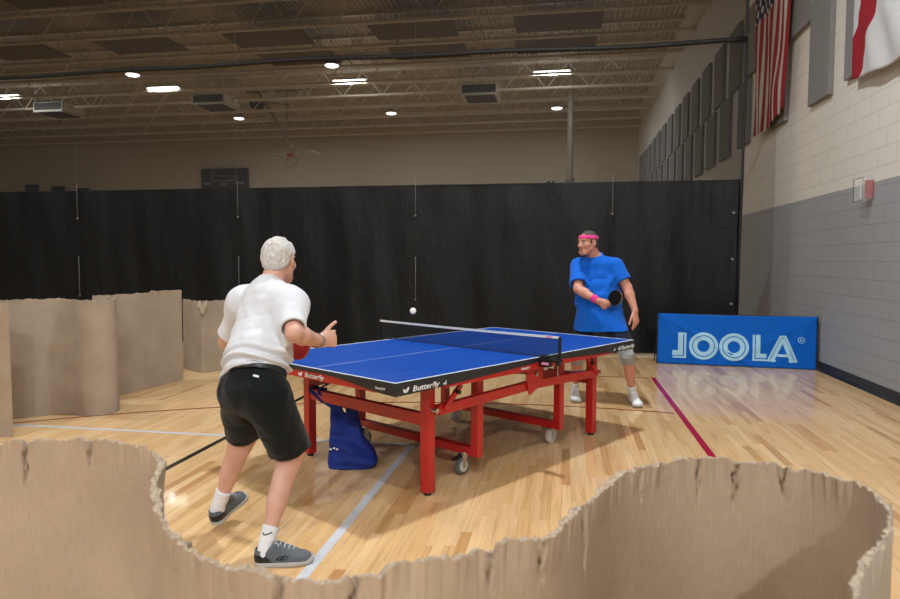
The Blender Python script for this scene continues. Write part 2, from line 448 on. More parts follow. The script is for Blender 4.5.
def tube_lamp(loc, watt, label, group):
    r = empty('strip_lamp', loc); tag(r, label, 'lamp', group)
    MB().box((0, 0, 0.05), (1.25, 0.30, 0.05), bevel=0.008).build('housing', M['fixture'], r)
    for sy in (-0.07, 0.07): MB().cyl((-0.58, sy, 0.0), (0.58, sy, 0.0), 0.018, n=10).build('tube', M['tube'], r, smooth=True)
    for sx in (-0.5, 0.5): MB().cyl((sx, 0, 0.07), (sx, 0, ZC - loc[2]), 0.008, n=6).build('hanger', M['fixture'], r)
    L = bpy.data.lights.new('lamp_light', 'AREA'); L.shape = 'RECTANGLE'; L.size = 1.15; L.size_y = 0.2; L.energy = watt; L.color = LAMP_COL
    o = bpy.data.objects.new('lamp_light', L); COL.objects.link(o); o.parent = r; o.location = (0, 0, -0.03)
    L = bpy.data.lights.new('lamp_glow', 'POINT'); L.shadow_soft_size = 0.12; L.energy = watt * 0.45; L.color = LAMP_COL
    o = bpy.data.objects.new('lamp_glow', L); COL.objects.link(o); o.parent = r; o.location = (0, 0, -0.15)
    return r
GL = 'round lamps of the far half'
for x, y, lab in [(-14.0, 20.1, 'round ceiling lamp on the left, just under the black cable line'), (-7.2, 20.15, 'round ceiling lamp in the middle, just under the black cable line'),
                  (-13.8, 26.95, 'round ceiling lamp on the left hanging lower in view near the far wall'), (-7.1, 27.0, 'round ceiling lamp in the middle near the far wall'), (-0.36, 27.15, 'round ceiling lamp beside the tan steel column')]:
    round_lamp((x, y, 7.46), FAR_WATT * (0.35 if x < -13.9 else 1.0), lab, GL)
for x, y, lab in [(-20.9, 22.4, 'strip ceiling lamp cut by the left picture edge'), (-14.3, 22.25, 'strip ceiling lamp above the pale heater frame on the left'), (-7.35, 22.4, 'strip ceiling lamp in the middle of the far ceiling'), (-0.47, 22.4, 'strip ceiling lamp in front of the tan steel column')]:
    tube_lamp((x, y, 7.56), TUBE_WATT * (0.12 if -15 < x < -14 else 1.0), lab, 'strip lamps of the far half')
NEAR = [(-0.25, 5.72, 1.0), (-7.1, 5.72, 0.5), (-13.9, 5.72, 0.4), (-0.25, -1.1, 0.62), (-7.1, -1.1, 0.55), (-13.9, -1.1, 0.5), (-5.2, -7.2, 1.3), (2.35, -7.2, 2.3)]  # near-wall entries are unseen fill lamps, added to light from behind
NAMES = ['over the table', 'over the left court', 'over the far left court', 'behind the photographer', 'behind on the left', 'behind on the far left', 'unseen fill added towards the near wall on the left', 'unseen fill added towards the near wall']
for (x, y, w), nm in zip(NEAR, NAMES):
    if w > 0: round_lamp((x, y, 7.15), NEAR_WATT * w, 'round ceiling lamp of the near half, ' + nm, 'round lamps of the near half')

# ------------------------------------------------------------------ divider curtain
YC = 10.28
cu = empty('divider_curtain', (-5, YC, 0))
tag(cu, 'tall gym divider curtain, black vinyl below and dark mesh above', 'curtain')
def fold(x):
    return (0.035 * np.sin(x * 2.1 + 0.6 * np.sin(x * 0.9)) + 0.018 * np.sin(x * 5.3 + 1.3) + 0.010 * np.sin(x * 11.1 + np.sin(x * 3)))
xs = np.linspace(-30.5, 2.50, 900) + 5
zz = np.concatenate([[0.035, 0.06], np.linspace(0.15, 2.57, 18), [2.592, 2.60]])
P = np.zeros((len(xs), len(zz), 3))
for j, z in enumerate(zz):
    a = 0.35 + 0.65 * (1 - z / 2.6)
    P[:, j, 0] = xs; P[:, j, 1] = a * fold(xs + 0.05 * z) + 0.006 * np.sin(xs * 7 + z * 3); P[:, j, 2] = z
uvp = P[..., [0, 2]].copy()
vp = grid_mesh('vinyl_panel', P, M['vinyl'], cu, uvp)
m = vp.modifiers.new('thick', 'SOLIDIFY'); m.thickness = 0.004; m.offset = 1
b = MB()
for z in (1.90, 1.66): b.tube([(x, -0.006 + (0.35 + 0.65 * (1 - z / 2.6)) * float(fold(np.array(x + 0.05 * z))), z) for x in np.linspace(-25.4, 7.5, 380)], 0.002, 5)
b.build('seam', M['vinyl'], cu)
P2 = np.zeros((200, 12, 3)); x2 = np.linspace(-25.5, 7.535, 200); z2 = np.linspace(2.58, 8.3, 12)
for j, z in enumerate(z2): P2[:, j, 0] = x2; P2[:, j, 1] = 0.02 * np.sin(x2 * 1.3) * (1 - (z - 2.5) / 6); P2[:, j, 2] = z
grid_mesh('mesh_panel', P2, M['divider_mesh'], cu)
MB().tube([(x, -0.05, 4.575 + 0.012 * math.sin(x * 1.9) + 0.02 * math.sin(x * 0.63 + 1)) for x in np.linspace(-25.5, 7.52, 160)], 0.036, 8).build('cable', M['cable'], cu, smooth=True)
MB().tube([(7.50, -0.01, 0.06), (7.51, 0.0, 1.5), (7.525, 0.0, 2.6), (7.535, 0, 5.0), (7.545, 0, 8.3)], 0.02, 8).build('edge_rope', M['cable'], cu, smooth=True)
for xw in (-14.2, -11.2, -8.23, -5.28, -2.30, 0.70):
    b = MB(); x = xw + 5
    b.cyl((x, -0.06, 2.12), (x, -0.06, 2.7), 0.0035, n=6); b.cyl((x, -0.06, 2.7), (x, -0.06, 8.2), 0.0015, n=6); b.cyl((x, -0.06, 0.80), (x, -0.06, 1.46), 0.0045, n=6)
    for z, q in ((2.12, 0.018), (1.46, 0.013), (0.80, 0.015), (6.3, 0.02), (4.0, 0.02)): b.sph((x, -0.06, z), q, 10)
    b.build('lift_cord', M['cord'], cu, smooth=True)
for z in (2.12, 1.45, 0.80):
    MB().cyl((7.41, -0.05, z), (7.41, -0.02, z), 0.02, n=12).build('grommet', M['cord'], cu, sharp=40)

# ------------------------------------------------------------------ far end fittings
sb = empty('scoreboard', (-17.3, YF - 0.02, 5.55)); tag(sb, 'dark scoreboard on the far wall above the curtain', 'scoreboard')
MB().box((0, -0.1, -0.02), (2.55, 0.18, 1.12), bevel=0.015).build('cabinet', M['score'], sb)
b = MB()
b.box((-0.02, -0.2, 0.16), (1.3, 0.02, 0.035)); b.box((-0.7, -0.2, 0.2), (0.04, 0.02, 0.55)); b.box((0.6, -0.2, 0.2), (0.04, 0.02, 0.55)); b.box((-0.05, -0.2, -0.08), (1.26, 0.02, 0.05))
b.build('panel_lines', M['score_grey'], sb)
for x, z, w in ((-0.95, -0.22, 0.45), (-0.05, -0.27, 0.4), (0.85, -0.2, 0.5)): MB().box((x, -0.2, z), (w, 0.02, 0.13), bevel=0.006).build('digit_window', M['score_grey'], sb)
# folded ceiling hoop
hp = empty('basketball_hoop', (-11.1, 26.5, 0)); tag(hp, 'folded-up basketball hoop hanging from the far ceiling', 'basketball hoop')
b = MB(); b.bar((-1.6, 0, 8.5), (-0.35, 0, 6.45), 0.10); b.bar((-0.5, 0.4, 8.4), (-0.35, 0.0, 6.45), 0.05); b.bar((-1.8, -0.3, 8.0), (-0.3, 0.3, 7.9), 0.07); b.bar((-0.42, 0, 6.45), (0.0, 0, 5.95), 0.06); b.bar((-2.1, 0, 8.42), (0.9, 0.0, 8.42), 0.09)
b.build('support_frame', M['steel_paint'], hp)
MB().box((-1.65, 0.0, 7.92), (0.5, 0.4, 0.35), bevel=0.03).build('winch', M['dark_grille'], hp)
MB().box((0.0, 0, 5.8), (1.83, 1.05, 0.07), Matrix.Rotation(-0.06, 3, 'Y'), bevel=0.01).build('backboard', M['glass'], hp)
b = MB()
b.tube([(0.0 + 0.23 * math.cos(a), -0.35 + 0.06 * math.sin(a), 5.45 + 0.23 * math.sin(a)) for a in np.linspace(0, 2 * PI, 25)], 0.012, 6)
b.box((0, -0.45, 5.75), (0.3, 0.12, 0.2)); b.build('rim', M['rim_red'], hp)
# steel column with pipes
cl = empty('steel_column', (0.17, 25.0, 0)); tag(cl, 'tan steel column rising to the roof behind the curtain', 'column')
b = MB(); b.cyl((0, 0, 0), (0, 0, 4.35), 0.15, n=20); b.cyl((0, 0, 4.35), (0, 0, 8.4), 0.11, n=20); b.cyl((0, 0, 4.33), (0, 0, 4.42), 0.17, n=20); b.build('shaft', M['steel_paint'], cl, sharp=40)
pp = empty('standpipe', (-0.55, 25, 0)); tag(pp, 'pair of thin pipes standing left of the tan column', 'pipe')
b = MB(); b.cyl((-0.1, 0, 0), (-0.1, 0, 4.3), 0.04, n=10); b.cyl((0.12, 0, 0), (0.12, 0, 4.35), 0.04, n=10); b.cyl((-0.1, 0, 4.3), (0.02, 0, 4.3), 0.04, n=8); b.build('pipe', M['dark_grille'], pp, sharp=40)
# hanging heater frames
for x, y, lab in ((-3.05, 24.4, 'pale ceiling heater right of centre in the far ceiling'), (-13.3, 24.2, 'pale ceiling heater left of the basketball hoop'), (-20.3, 24.4, 'pale ceiling heater nearest the left picture edge')):
    r = empty('ceiling_heater', (x, y, 7.25)); tag(r, lab, 'heater', 'heaters under the far roof')
    b = MB(); b.box((0, 0, 0.05), (1.3, 1.3, 0.05)); b.box((0, -0.64, 0.22), (1.3, 0.04, 0.34)); b.box((0, 0.64, 0.22), (1.3, 0.04, 0.34)); b.box((-0.63, 0, 0.22), (0.04, 1.3, 0.34)); b.box((0.63, 0, 0.22), (0.04, 1.3, 0.34)); b.build('casing', M['duct'], r)
    MB().box((0, -0.665, 0.23), (1.20, 0.02, 0.28)).build('front_grille', M['dark_grille'], r)
    MB().box((0, 0, 0.018), (1.1, 1.1, 0.02)).build('bottom_grille', M['dark_grille'], r)
    for sx in (-0.6, 0.6):
        for sy in (-0.6, 0.6): MB().cyl((sx, sy, 0.38), (sx, sy, 1.2), 0.012, n=6).build('hanger', M['duct'], r)
# small dark boxes on the far wall at left
for x, z, w, h, lab in ((-28.7, 5.25, 0.8, 0.42, 'larger dark vent on the far wall at the left edge'), (-27.1, 5.2, 0.75, 0.3, 'middle dark vent on the far wall at left'), (-25.6, 5.12, 0.7, 0.22, 'smallest dark vent on the far wall, third from the left edge')):
    r = empty('wall_vent', (x, YF - 0.02, z)); tag(r, lab, 'vent', 'vents on the far wall')
    MB().box((0, -0.04, 0), (w, 0.1, h)).build('frame', M['score'], r)
    b = MB()
    for q in range(4): b.box((0, -0.1, -h / 2 + h * (q + 0.5) / 4), (w * 0.9, 0.02, h / 9))
    b.build('slats', M['dark_grille'], r)

# ------------------------------------------------------------------ acoustic panels on the right wall
def wpanel(y0, y1, z0, z1, lab, grp):
    o = MB().box((XR - 0.033, (y0 + y1) / 2, (z0 + z1) / 2), (0.062, y1 - y0, z1 - z0), bevel=0.006).build('acoustic_panel', M['grey_fabric'])
    tag(o, lab, 'acoustic panel', grp)
ORD = ['first', 'second', 'third', 'fourth', 'fifth', 'sixth', 'seventh', 'eighth', 'ninth', 'tenth', 'eleventh', 'twelfth', 'thirteenth']
for i, y in enumerate(np.arange(13) * 1.37 + 14.45):
    wpanel(y, y + 0.84, 3.55, 4.75, 'grey wall panel of the lower row, %s behind the curtain edge' % ORD[i], 'far lower wall panels')
for i, y in enumerate(np.arange(13) * 1.37 + 13.72):
    wpanel(y, y + 0.84, 4.78, 6.0, 'grey wall panel of the upper row, %s behind the curtain edge' % ORD[i], 'far upper wall panels')
wpanel(13.0, 13.75, 3.58, 4.75, 'grey wall panel left of the striped flag, lower row by the curtain edge', 'near wall panels')
wpanel(12.35, 13.35, 4.78, 6.0, 'grey upper wall panel partly behind the left edge of the striped flag', 'near wall panels')
wpanel(10.93, 11.62, 3.55, 4.75, 'grey lower wall panel behind the right side of the striped flag', 'near wall panels')
wpanel(9.95, 10.9, 4.70, 6.0, 'grey upper wall panel just right of the striped flag', 'near wall panels')
wpanel(9.22, 9.94, 3.53, 4.9, 'grey wall panel standing alone between the two flags', 'near wall panels')
wpanel(7.95, 8.75, 3.57, 4.9, 'grey wall panel behind the red and white flag', 'near wall panels')

# ------------------------------------------------------------------ flags
def flag(name, y_left, y_right, z_top, zb_fn, x_fn, mats, label, taper=None, ny=120, nz=90):
    P = np.zeros((ny, nz, 3)); UV = np.zeros((ny, nz, 2))
    for i, u in enumerate(np.linspace(0, 1, ny)):
        for j, v in enumerate(np.linspace(0, 1, nz)):
            zb = zb_fn(u); z = zb + (z_top - zb) * v
            uu = taper(u, v) if taper else u
            P[i, j] = (x_fn(u, v), y_left + (y_right - y_left) * uu, z); UV[i, j] = (u, v)
    o = grid_mesh(name, P, mats, None, UV)
    m = o.modifiers.new('thick', 'SOLIDIFY'); m.thickness = 0.004
    return tag(o, label, 'flag')
t = NT('striped_flag_cloth'); uv = t.coord('UV'); s = t.sep(uv)
st = t.math('GREATER_THAN', t.math('FRACT', t.math('MULTIPLY', s[0], 6.5)), 0.5)
base = t.mix(st, rgb(150, 20, 34), rgb(206, 200, 192))
un = t.math('MULTIPLY', t.math('LESS_THAN', s[0], 0.5385), t.math('GREATER_THAN', s[1], 0.53))
cu_ = t.math('MULTIPLY', s[0], 9 / 0.5385 * 0.5); cv_ = t.math('MULTIPLY', t.math('SUBTRACT', s[1], 0.53), 11 / 0.47 * 0.5)
def dots(o):
    a = t.math('SUBTRACT', t.math('FRACT', t.math('ADD', cu_, o)), 0.5); b_ = t.math('SUBTRACT', t.math('FRACT', t.math('ADD', cv_, o)), 0.5)
    return t.math('LESS_THAN', t.math('SQRT', t.math('ADD', t.math('MULTIPLY', a, a), t.math('MULTIPLY', b_, b_))), 0.21)
star = t.math('MAXIMUM', dots(0.0), dots(0.5))
t.base(t.mix(un, base, t.mix(star, rgb(26, 32, 62), rgb(205, 205, 210)))); t.p(Roughness=0.8); M['flag_us'] = t.m
def fx(u, v):
    a = 0.35 + 0.65 * (1 - v)
    return XR - 0.13 + a * (0.007 * math.sin(u * 38 + 1.2 * math.sin(v * 9)) + 0.010 * math.sin(u * 17 + v * 6)) - 0.05 * math.exp(-((u - 0.78) / 0.13) ** 2 - ((v - 0.12) / 0.12) ** 2)
flag('striped_flag', 12.36, 10.45, 7.1, lambda u: 3.55 + 0.02 * math.sin(u * 40) + 0.28 * max(0, u - 0.5), fx, M['flag_us'], 'striped flag with starred blue corner hanging on the right wall',
     taper=lambda u, v: u * (1 - 0.17 * (1 - v) ** 2) + 0.012 * math.sin(v * 9 + u * 14))
t = NT('red_white_flag_cloth'); uv = t.coord('UV'); s = t.sep(uv)
zag = t.math('ADD', t.math('MULTIPLY', t.math('SINE', t.math('MULTIPLY', s[1], 31.0)), 0.012), t.math('MULTIPLY', t.math('SINE', t.math('MULTIPLY', s[1], 67.0)), 0.008))
lo = t.math('ADD', t.math('MULTIPLY', t.math('MAXIMUM', t.math('SUBTRACT', s[1], 0.07), 0.0), 0.36), zag)
lo = t.math('SUBTRACT', lo, 0.02)
hi = t.math('ADD', t.math('MULTIPLY_ADD', s[1], 0.62, 0.07), zag)
red = t.math('MULTIPLY', t.math('GREATER_THAN', s[0], lo), t.math('LESS_THAN', s[0], hi))
t.base(t.mix(red, rgb(196, 196, 196), rgb(148, 14, 32))); t.p(Roughness=0.8); M['flag_rw'] = t.m
def fx2(u, v):
    d = math.hypot((u - 0.75) * 1.6, v - 0.95)
    return XR - 0.10 - 0.03 * math.sin(min(1, u * 1.5) * PI * 0.5) + 0.022 * math.sin(d * 24) * min(1, u * 3) + 0.008 * math.sin(u * 26 - v * 5) * (1 - v)
flag('red_white_flag', 8.42, 5.9, 6.2, lambda u: 3.50 - 0.10 * math.sin(u * PI), fx2, M['flag_rw'], 'red and white draped flag at the top right picture edge', taper=lambda u, v: u)

# ------------------------------------------------------------------ fire alarm strobe
r = empty('fire_alarm', (XR, 8.09, 2.215)); tag(r, 'red fire alarm strobe under a clear guard on the right wall', 'fire alarm')
MB().box((-0.035, -0.07, 0), (0.07, 0.07, 0.20), bevel=0.008).build('housing', M['strobe_red'], r)
MB().box((-0.05, 0.0, -0.02), (0.10, 0.04, 0.15), bevel=0.008).build('strobe_lens', M['pale_wheel'], r)
b = MB(); b.box((-0.06, 0.0, 0.0), (0.115, 0.235, 0.25), bevel=0.02); b.build('guard', M['clear'], r)
b = MB()
for z in (-0.125, 0.125): b.bar((-0.117, -0.117, z), (-0.117, 0.117, z), 0.006)
for y in (-0.117, 0.117): b.bar((-0.117, y, -0.125), (-0.117, y, 0.125), 0.006)
b.build('guard_frame', M['chrome'], r)

# ------------------------------------------------------------------ blue banner
A0 = Vector((1.30, 9.565, 0)); B0 = Vector((3.268, 9.345, 0))
ang = math.atan2(B0.y - A0.y, B0.x - A0.x); BW = (B0 - A0).length; BH = 0.70
bn = empty('court_banner', A0, ang); tag(bn, 'long low blue court banner with pale letters, set by the right wall', 'banner')
P = np.zeros((100, 36, 3)); UV = np.zeros((100, 36, 2))
for i, u in enumerate(np.linspace(0, 1, 100)):
    for j, v in enumerate(np.linspace(0, 1, 36)):
        x = u * BW; z = 0.006 + v * (BH - 0.006 - 0.012 * math.sin(u * PI))
        cr = 0.014 * math.exp(-((v - (1 - 1.6 * u)) / 0.06) ** 2) + 0.012 * math.exp(-((v - (1 - 3.6 * u)) / 0.10) ** 2) + 0.010 * math.exp(-((v - (1 - 1.7 * (1 - u))) / 0.10) ** 2) + 0.008 * math.exp(-((v - (1 - 4 * (1 - u))) / 0.14) ** 2)
        P[i, j] = (x, -cr - 0.004 * math.sin(u * 23 + v * 4) - 0.03 * (1 - v), z); UV[i, j] = (u, v)
bc = grid_mesh('cloth', P, M['banner'], bn, UV)
m = bc.modifiers.new('thick', 'SOLIDIFY'); m.thickness = 0.004; m.offset = -1
b = MB(); b.tube([(0.0, 0.02, 0.0), (0.0, 0.02, BH)], 0.010); b.tube([(BW, 0.02, 0.0), (BW, 0.02, BH)], 0.010); b.tube([(0, 0.02, BH - 0.012), (BW, 0.02, BH - 0.012)], 0.010)
b.tube([(0.0, 0.02, 0.5), (-0.04, 0.20, 0.0)], 0.010); b.tube([(BW, 0.02, 0.5), (BW - 0.0, 0.20, 0.0)], 0.010); b.box((BW + 0.012, 0.01, 0.35), (0.012, 0.03, 0.69)); b.box((-0.01, 0.02, 0.35), (0.012, 0.03, 0.69))
b.build('frame', M['black_plastic'], bn, sharp=40)
# letters: bold outlined capitals, each two nested strokes with a thin blue line between
def on_cloth(x, z):
    u = x / BW; v = z / BH
    cr = 0.014 * math.exp(-((v - (1 - 1.6 * u)) / 0.06) ** 2) + 0.012 * math.exp(-((v - (1 - 3.6 * u)) / 0.10) ** 2) + 0.010 * math.exp(-((v - (1 - 1.7 * (1 - u))) / 0.10) ** 2) + 0.008 * math.exp(-((v - (1 - 4 * (1 - u))) / 0.14) ** 2)
    return -cr - 0.004 * math.sin(u * 23 + v * 4) - 0.03 * (1 - v) - 0.0035
def ring_quads(b, outer, inner):
    n = len(outer)
    A = [b.bm.verts.new((x, on_cloth(x, z), z)) for x, z in outer]; B = [b.bm.verts.new((x, on_cloth(x, z), z)) for x, z in inner]
    for i in range(n):
        j = (i + 1) % n; b.bm.faces.new((A[i], A[j], B[j], B[i]))
def stroke(b, pts, w, cut0=None):
    """straight-sided strokes as subdivided quads"""
    for (x0, z0), (x1, z1) in zip(pts, pts[1:]):
        d = Vector((x1 - x0, z1 - z0)); L = d.length; d /= L; nrm = Vector((-d.y, d.x)) * w / 2
        a = Vector((x0, z0)) - d * (w / 2); e = Vector((x1, z1)) + d * (w / 2); N = max(2, int(L / 0.02))
        pr = None
        for k in range(N + 1):
            c = a + (e - a) * (k / N); p = c + nrm; q = c - nrm
            cur = (b.bm.verts.new((p.x, on_cloth(p.x, p.y), p.y)), b.bm.verts.new((q.x, on_cloth(q.x, q.y), q.y)))
            if pr: b.bm.faces.new((pr[0], cur[0], cur[1], pr[1]))
            pr = cur
def ell(cx, cz, rx, rz, n=48): return [(cx + rx * math.cos(2 * PI * k / n), cz + rz * math.sin(2 * PI * k / n)) for k in range(n)]
zb, zt = 0.09, 0.44
zc = (zb + zt) / 2
b = MB()
w1, w2 = 0.060, 0.026
# J
jx = 0.325
stroke(b, [(jx - 0.026, zt - 0.034), (jx - 0.026, zb + 0.095)], 0.066)
stroke(b, [(jx + 0.035, zt - 0.013), (jx + 0.035, zb + 0.014), (jx - 0.115, zb + 0.014)], w2)
stroke(b, [(jx - 0.026, zb + 0.072), (jx - 0.100, zb + 0.072)], 0.066)
stroke(b, [(jx - 0.045, zt - 0.013), (jx + 0.035, zt - 0.013)], w2)
# two O
for ox in (0.595, 0.98):
    ring_quads(b, ell(ox, zc, 0.186, 0.186), ell(ox, zc, 0.147, 0.147)); ring_quads(b, ell(ox, zc, 0.135, 0.135), ell(ox, zc, 0.078, 0.080))
# L
lx = 1.225
stroke(b, [(lx, zt - 0.013), (lx, zb + 0.014), (lx + 0.150, zb + 0.014)], w2)
stroke(b, [(lx + 0.053, zt - 0.029), (lx + 0.053, zb + 0.070), (lx + 0.130, zb + 0.070)], 0.058)
# A
ax = 1.575
stroke(b, [(ax - 0.170, zb + 0.014), (ax - 0.028, zt - 0.014)], w2); stroke(b, [(ax + 0.168, zb + 0.014), (ax + 0.034, zt - 0.014)], w2)
stroke(b, [(ax - 0.118, zb + 0.020), (ax - 0.004, zt - 0.062)], 0.046); stroke(b, [(ax + 0.112, zb + 0.022), (ax + 0.010, zt - 0.062)], 0.050)
stroke(b, [(ax - 0.02, zt - 0.013), (ax + 0.03, zt - 0.013)], w2); stroke(b, [(ax - 0.045, zb + 0.085), (ax + 0.060, zb + 0.085)], 0.036)
stroke(b, [(ax - 0.165, zb + 0.013), (ax - 0.090, zb + 0.013)], w2); stroke(b, [(ax + 0.165, zb + 0.013), (ax + 0.090, zb + 0.013)], w2)
# registered mark
rx_, rz_ = 1.80, zt - 0.055
ring_quads(b, ell(rx_, rz_, 0.042, 0.042, 28), ell(rx_, rz_, 0.034, 0.034, 28))
stroke(b, [(rx_ - 0.012, rz_ - 0.018), (rx_ - 0.012, rz_ + 0.018)], 0.006); stroke(b, [(rx_ - 0.012, rz_ + 0.018), (rx_ + 0.010, rz_ + 0.016), (rx_ + 0.010, rz_ + 0.004), (rx_ - 0.010, rz_)], 0.006); stroke(b, [(rx_ - 0.002, rz_), (rx_ + 0.014, rz_ - 0.018)], 0.006)
lt = b.build('lettering', M['banner_text'], bn)
tag(lt, 'pale blue lettering')
m = lt.modifiers.new('thick', 'SOLIDIFY'); m.thickness = 0.0015; m.offset = 0
# ------------------------------------------------------------------ the table
TX, TY, TA = -0.7897, 5.0264, 0.998
tb = empty('table_tennis_table', (TX, TY, 0), TA)
tag(tb, 'blue tournament table on a red steel frame', 'table')
for sg in (-1, 1):
    b = MB(); b.box((sg * 0.6865, 0, 0.748), (1.367, 1.525, 0.024))
    o = b.build('table_top', [M['table_blue'], M['apron_black']], tb)
    for f in o.data.polygons: f.material_index = 0 if f.normal.z > 0.9 else 1
    # black aprons: deep at the corners, tapering along the sides
    b = MB()
    for sv in (-1, 1):
        pl = [(0.02, 0.736), (1.37, 0.736), (1.37, 0.686), (1.28, 0.686), (1.0, 0.692), (0.5, 0.709), (0.02, 0.726)]
        b.prism(pl, lambda a, z: (sg * a, sv * 0.7625, z), lambda a, z: (sg * a, sv * 0.742, z))
        pe = [(0.742, 0.736), (0.742, 0.687), (0.66, 0.689), (0.55, 0.699), (0.42, 0.714), (0.24, 0.731), (0.12, 0.735)]
        b.prism(pe, lambda a, z: (sg * 1.37, sv * a, z), lambda a, z: (sg * 1.35, sv * a, z))
    b.build('apron', M['apron_black'], tb)
    b = MB()
    for sv in (-1, 1): b.box((sg * 0.50, sv * 0.748, 0.707), (0.96, 0.022, 0.056), bevel=0.003)
    b.box((sg * 1.352, 0, 0.7105), (0.022, 1.20, 0.05), bevel=0.003)
    b.box((sg * 0.05, 0, 0.705), (0.03, 1.44, 0.05))
    b.build('red_rail', M['table_red'], tb)
    # outer legs, inner legs, cross bars, castors
    for sv in (-1, 1):
        lg = MB().box((sg * 0.955, sv * 0.600, 0.376), (0.066, 0.066, 0.712), bevel=0.005).build('leg', M['table_red'], tb)
        MB().cyl((sg * 0.955, sv * 0.600, 0.0), (sg * 0.955, sv * 0.600, 0.022), 0.024, n=16).build('foot', M['black_plastic'], lg, sharp=40)
        MB().box((sg * 0.485, sv * 0.595, 0.425), (0.060, 0.060, 0.585), bevel=0.005).build('inner_leg', M['table_red'], tb)
        # castor below the low bar
        cx, cy = sg * 0.545, sv * 0.50
        k = MB(); k.cyl((cx - sg * 0.04, cy, 0.132), (cx - sg * 0.04, cy, 0.152), 0.028, n=16)
        for q in (-1, 1): k.prism([(-0.022, 0.14), (0.03, 0.14), (0.014, 0.05), (-0.014, 0.05)], lambda a, z: (cx - sg * 0.02 + a, cy + q * 0.020, z), lambda a, z: (cx - sg * 0.02 + a, cy + q * 0.023, z))
        cs = k.build('castor', M['chrome'], tb, sharp=35)
        MB().lathe([(0.050, -0.016), (0.060, -0.012), (0.0615, 0), (0.060, 0.012), (0.050, 0.016)], (cx - sg * 0.02, cy, 0.0615), (0, 1, 0), 28).build('tyre', M['grey_wheel'] if (sg < 0) else M['pale_wheel'], cs, sharp=50)
        MB().lathe([(0.008, -0.019), (0.040, -0.017), (0.040, 0.017), (0.008, 0.019)], (cx - sg * 0.02, cy, 0.0615), (0, 1, 0), 20).build('hub', M['pale_wheel'], cs, sharp=50)
        if sg < 0:
            k = MB(); k.bar((cx - sg * 0.03, cy, 0.135), (cx - 0.075, cy, 0.118), 0.03, 0.008); k.build('brake_lever', M['black_plastic'], cs)
        # lower longitudinal link between leg and hinge
        MB().bar((sg * 0.93, sv * 0.655, 0.525), (sg * 0.02 + 0.06, sv * 0.655, 0.548), 0.045, 0.062, bevel=0.004).build('link_rail', M['table_red'], tb)
        MB().cyl((sg * 0.955, sv * 0.615, 0.527), (sg * 0.955, sv * 0.682, 0.527), 0.016, n=14).build('bolt', M['chrome'], tb, sharp=40)
        k = MB(); k.bar((sg * 0.90, sv * 0.685, 0.53), (sg * 0.745, sv * 0.685, 0.66), 0.018, 0.03); st = k.build('strut', M['table_red'], tb)
        k = MB(); k.cyl((sg * 0.79, sv * 0.67, 0.622), (sg * 0.79, sv * 0.715, 0.622), 0.014, n=12); k.build('strut_knob', M['black_plastic'], st, sharp=40)
    MB().box((sg * 0.955, 0, 0.462), (0.045, 1.14, 0.078), bevel=0.004).build('cross_bar', M['table_red'], tb)
    MB().box((sg * 0.485, 0, 0.163), (0.060, 1.16, 0.055), bevel=0.004).build('low_bar', M['table_red'], tb)
    MB().box((sg * 0.485, 0, 0.69), (0.05, 1.40, 0.05), bevel=0.004).build('under_bar', M['table_red'], tb)
for sv in (-1, 1):
    # hinge plate under the net
    hex_ = [(-0.06, 0.685), (0.125, 0.685), (0.135, 0.60), (0.11, 0.535), (0.04, 0.515), (-0.02, 0.485), (-0.04, 0.50), (-0.065, 0.60)]
    h = MB().prism(hex_, lambda a, z: (a, sv * 0.690, z), lambda a, z: (a, sv * 0.684, z)).build('hinge_plate', M['table_red'], tb)
    MB().cyl((0.045, sv * 0.684, 0.625), (0.045, sv * 0.700, 0.625), 0.014, n=14).build('bolt', M['chrome'], h, sharp=40)
# lettering on the aprons
def text_mesh(body, size, shear=0.0, off=0.0):
    c = bpy.data.curves.new('lettering', 'FONT'); c.body = body; c.size = size; c.shear = shear; c.offset = off; c.extrude = 0.0; c.resolution_u = 3
    o = bpy.data.objects.new('lettering', c); COL.objects.link(o)
    dg = bpy.context.evaluated_depsgraph_get(); me = bpy.data.meshes.new_from_object(o.evaluated_get(dg))
    bpy.data.objects.remove(o); bpy.data.curves.remove(c)
    return me
def leaf(b, cx, cy, L, w, ang, n=14):
    pts = []
    for k in range(n):
        a = k / n * 2 * PI; x = math.cos(a) * L / 2; y = math.sin(a) * w / 2 * (1 - 0.25 * math.cos(a))
        pts.append((cx + x * math.cos(ang) - y * math.sin(ang), cy + x * math.sin(ang) + y * math.cos(ang)))
    b.faces.new([b.verts.new((x, y, 0)) for x, y in pts])
def brand_strip(length, h, kind):
    """white butterfly mark, the word and the small mark after it; origin at lower left, length along x"""
    bm = bmesh.new()
    me = text_mesh('Butterfly', h * 1.18, 0.18, h * 0.03)
    xs = [v.co.x for v in me.vertices]; w = max(xs) - min(xs)
    x0 = length * (0.25 if kind != 'tail_first' else 0.40); avail = length * (0.53 if kind != 'tail_first' else 0.60)
    if kind == 'plain': x0, avail = length * 0.30, length * 0.70
    for v in me.vertices: v.co.x = x0 + (v.co.x - min(xs)) * avail / w
    bm.from_mesh(me); bpy.data.meshes.remove(me)
    lx = length * (0.12 if kind != 'tail_first' else 0.30)
    leaf(bm, lx - h * 0.33, h * 0.33, h * 0.75, h * 0.40, math.radians(125)); leaf(bm, lx + h * 0.30, h * 0.42, h * 1.05, h * 0.48, math.radians(48))
    if kind != 'plain':
        tx = length * (0.84 if kind == 'main' else 0.03)
        me = text_mesh('-6', h * 0.95, 0.18, h * 0.03)
        for v in me.vertices: v.co.x = tx + v.co.x * 1.15
        bm.from_mesh(me); bpy.data.meshes.remove(me)
    return bm
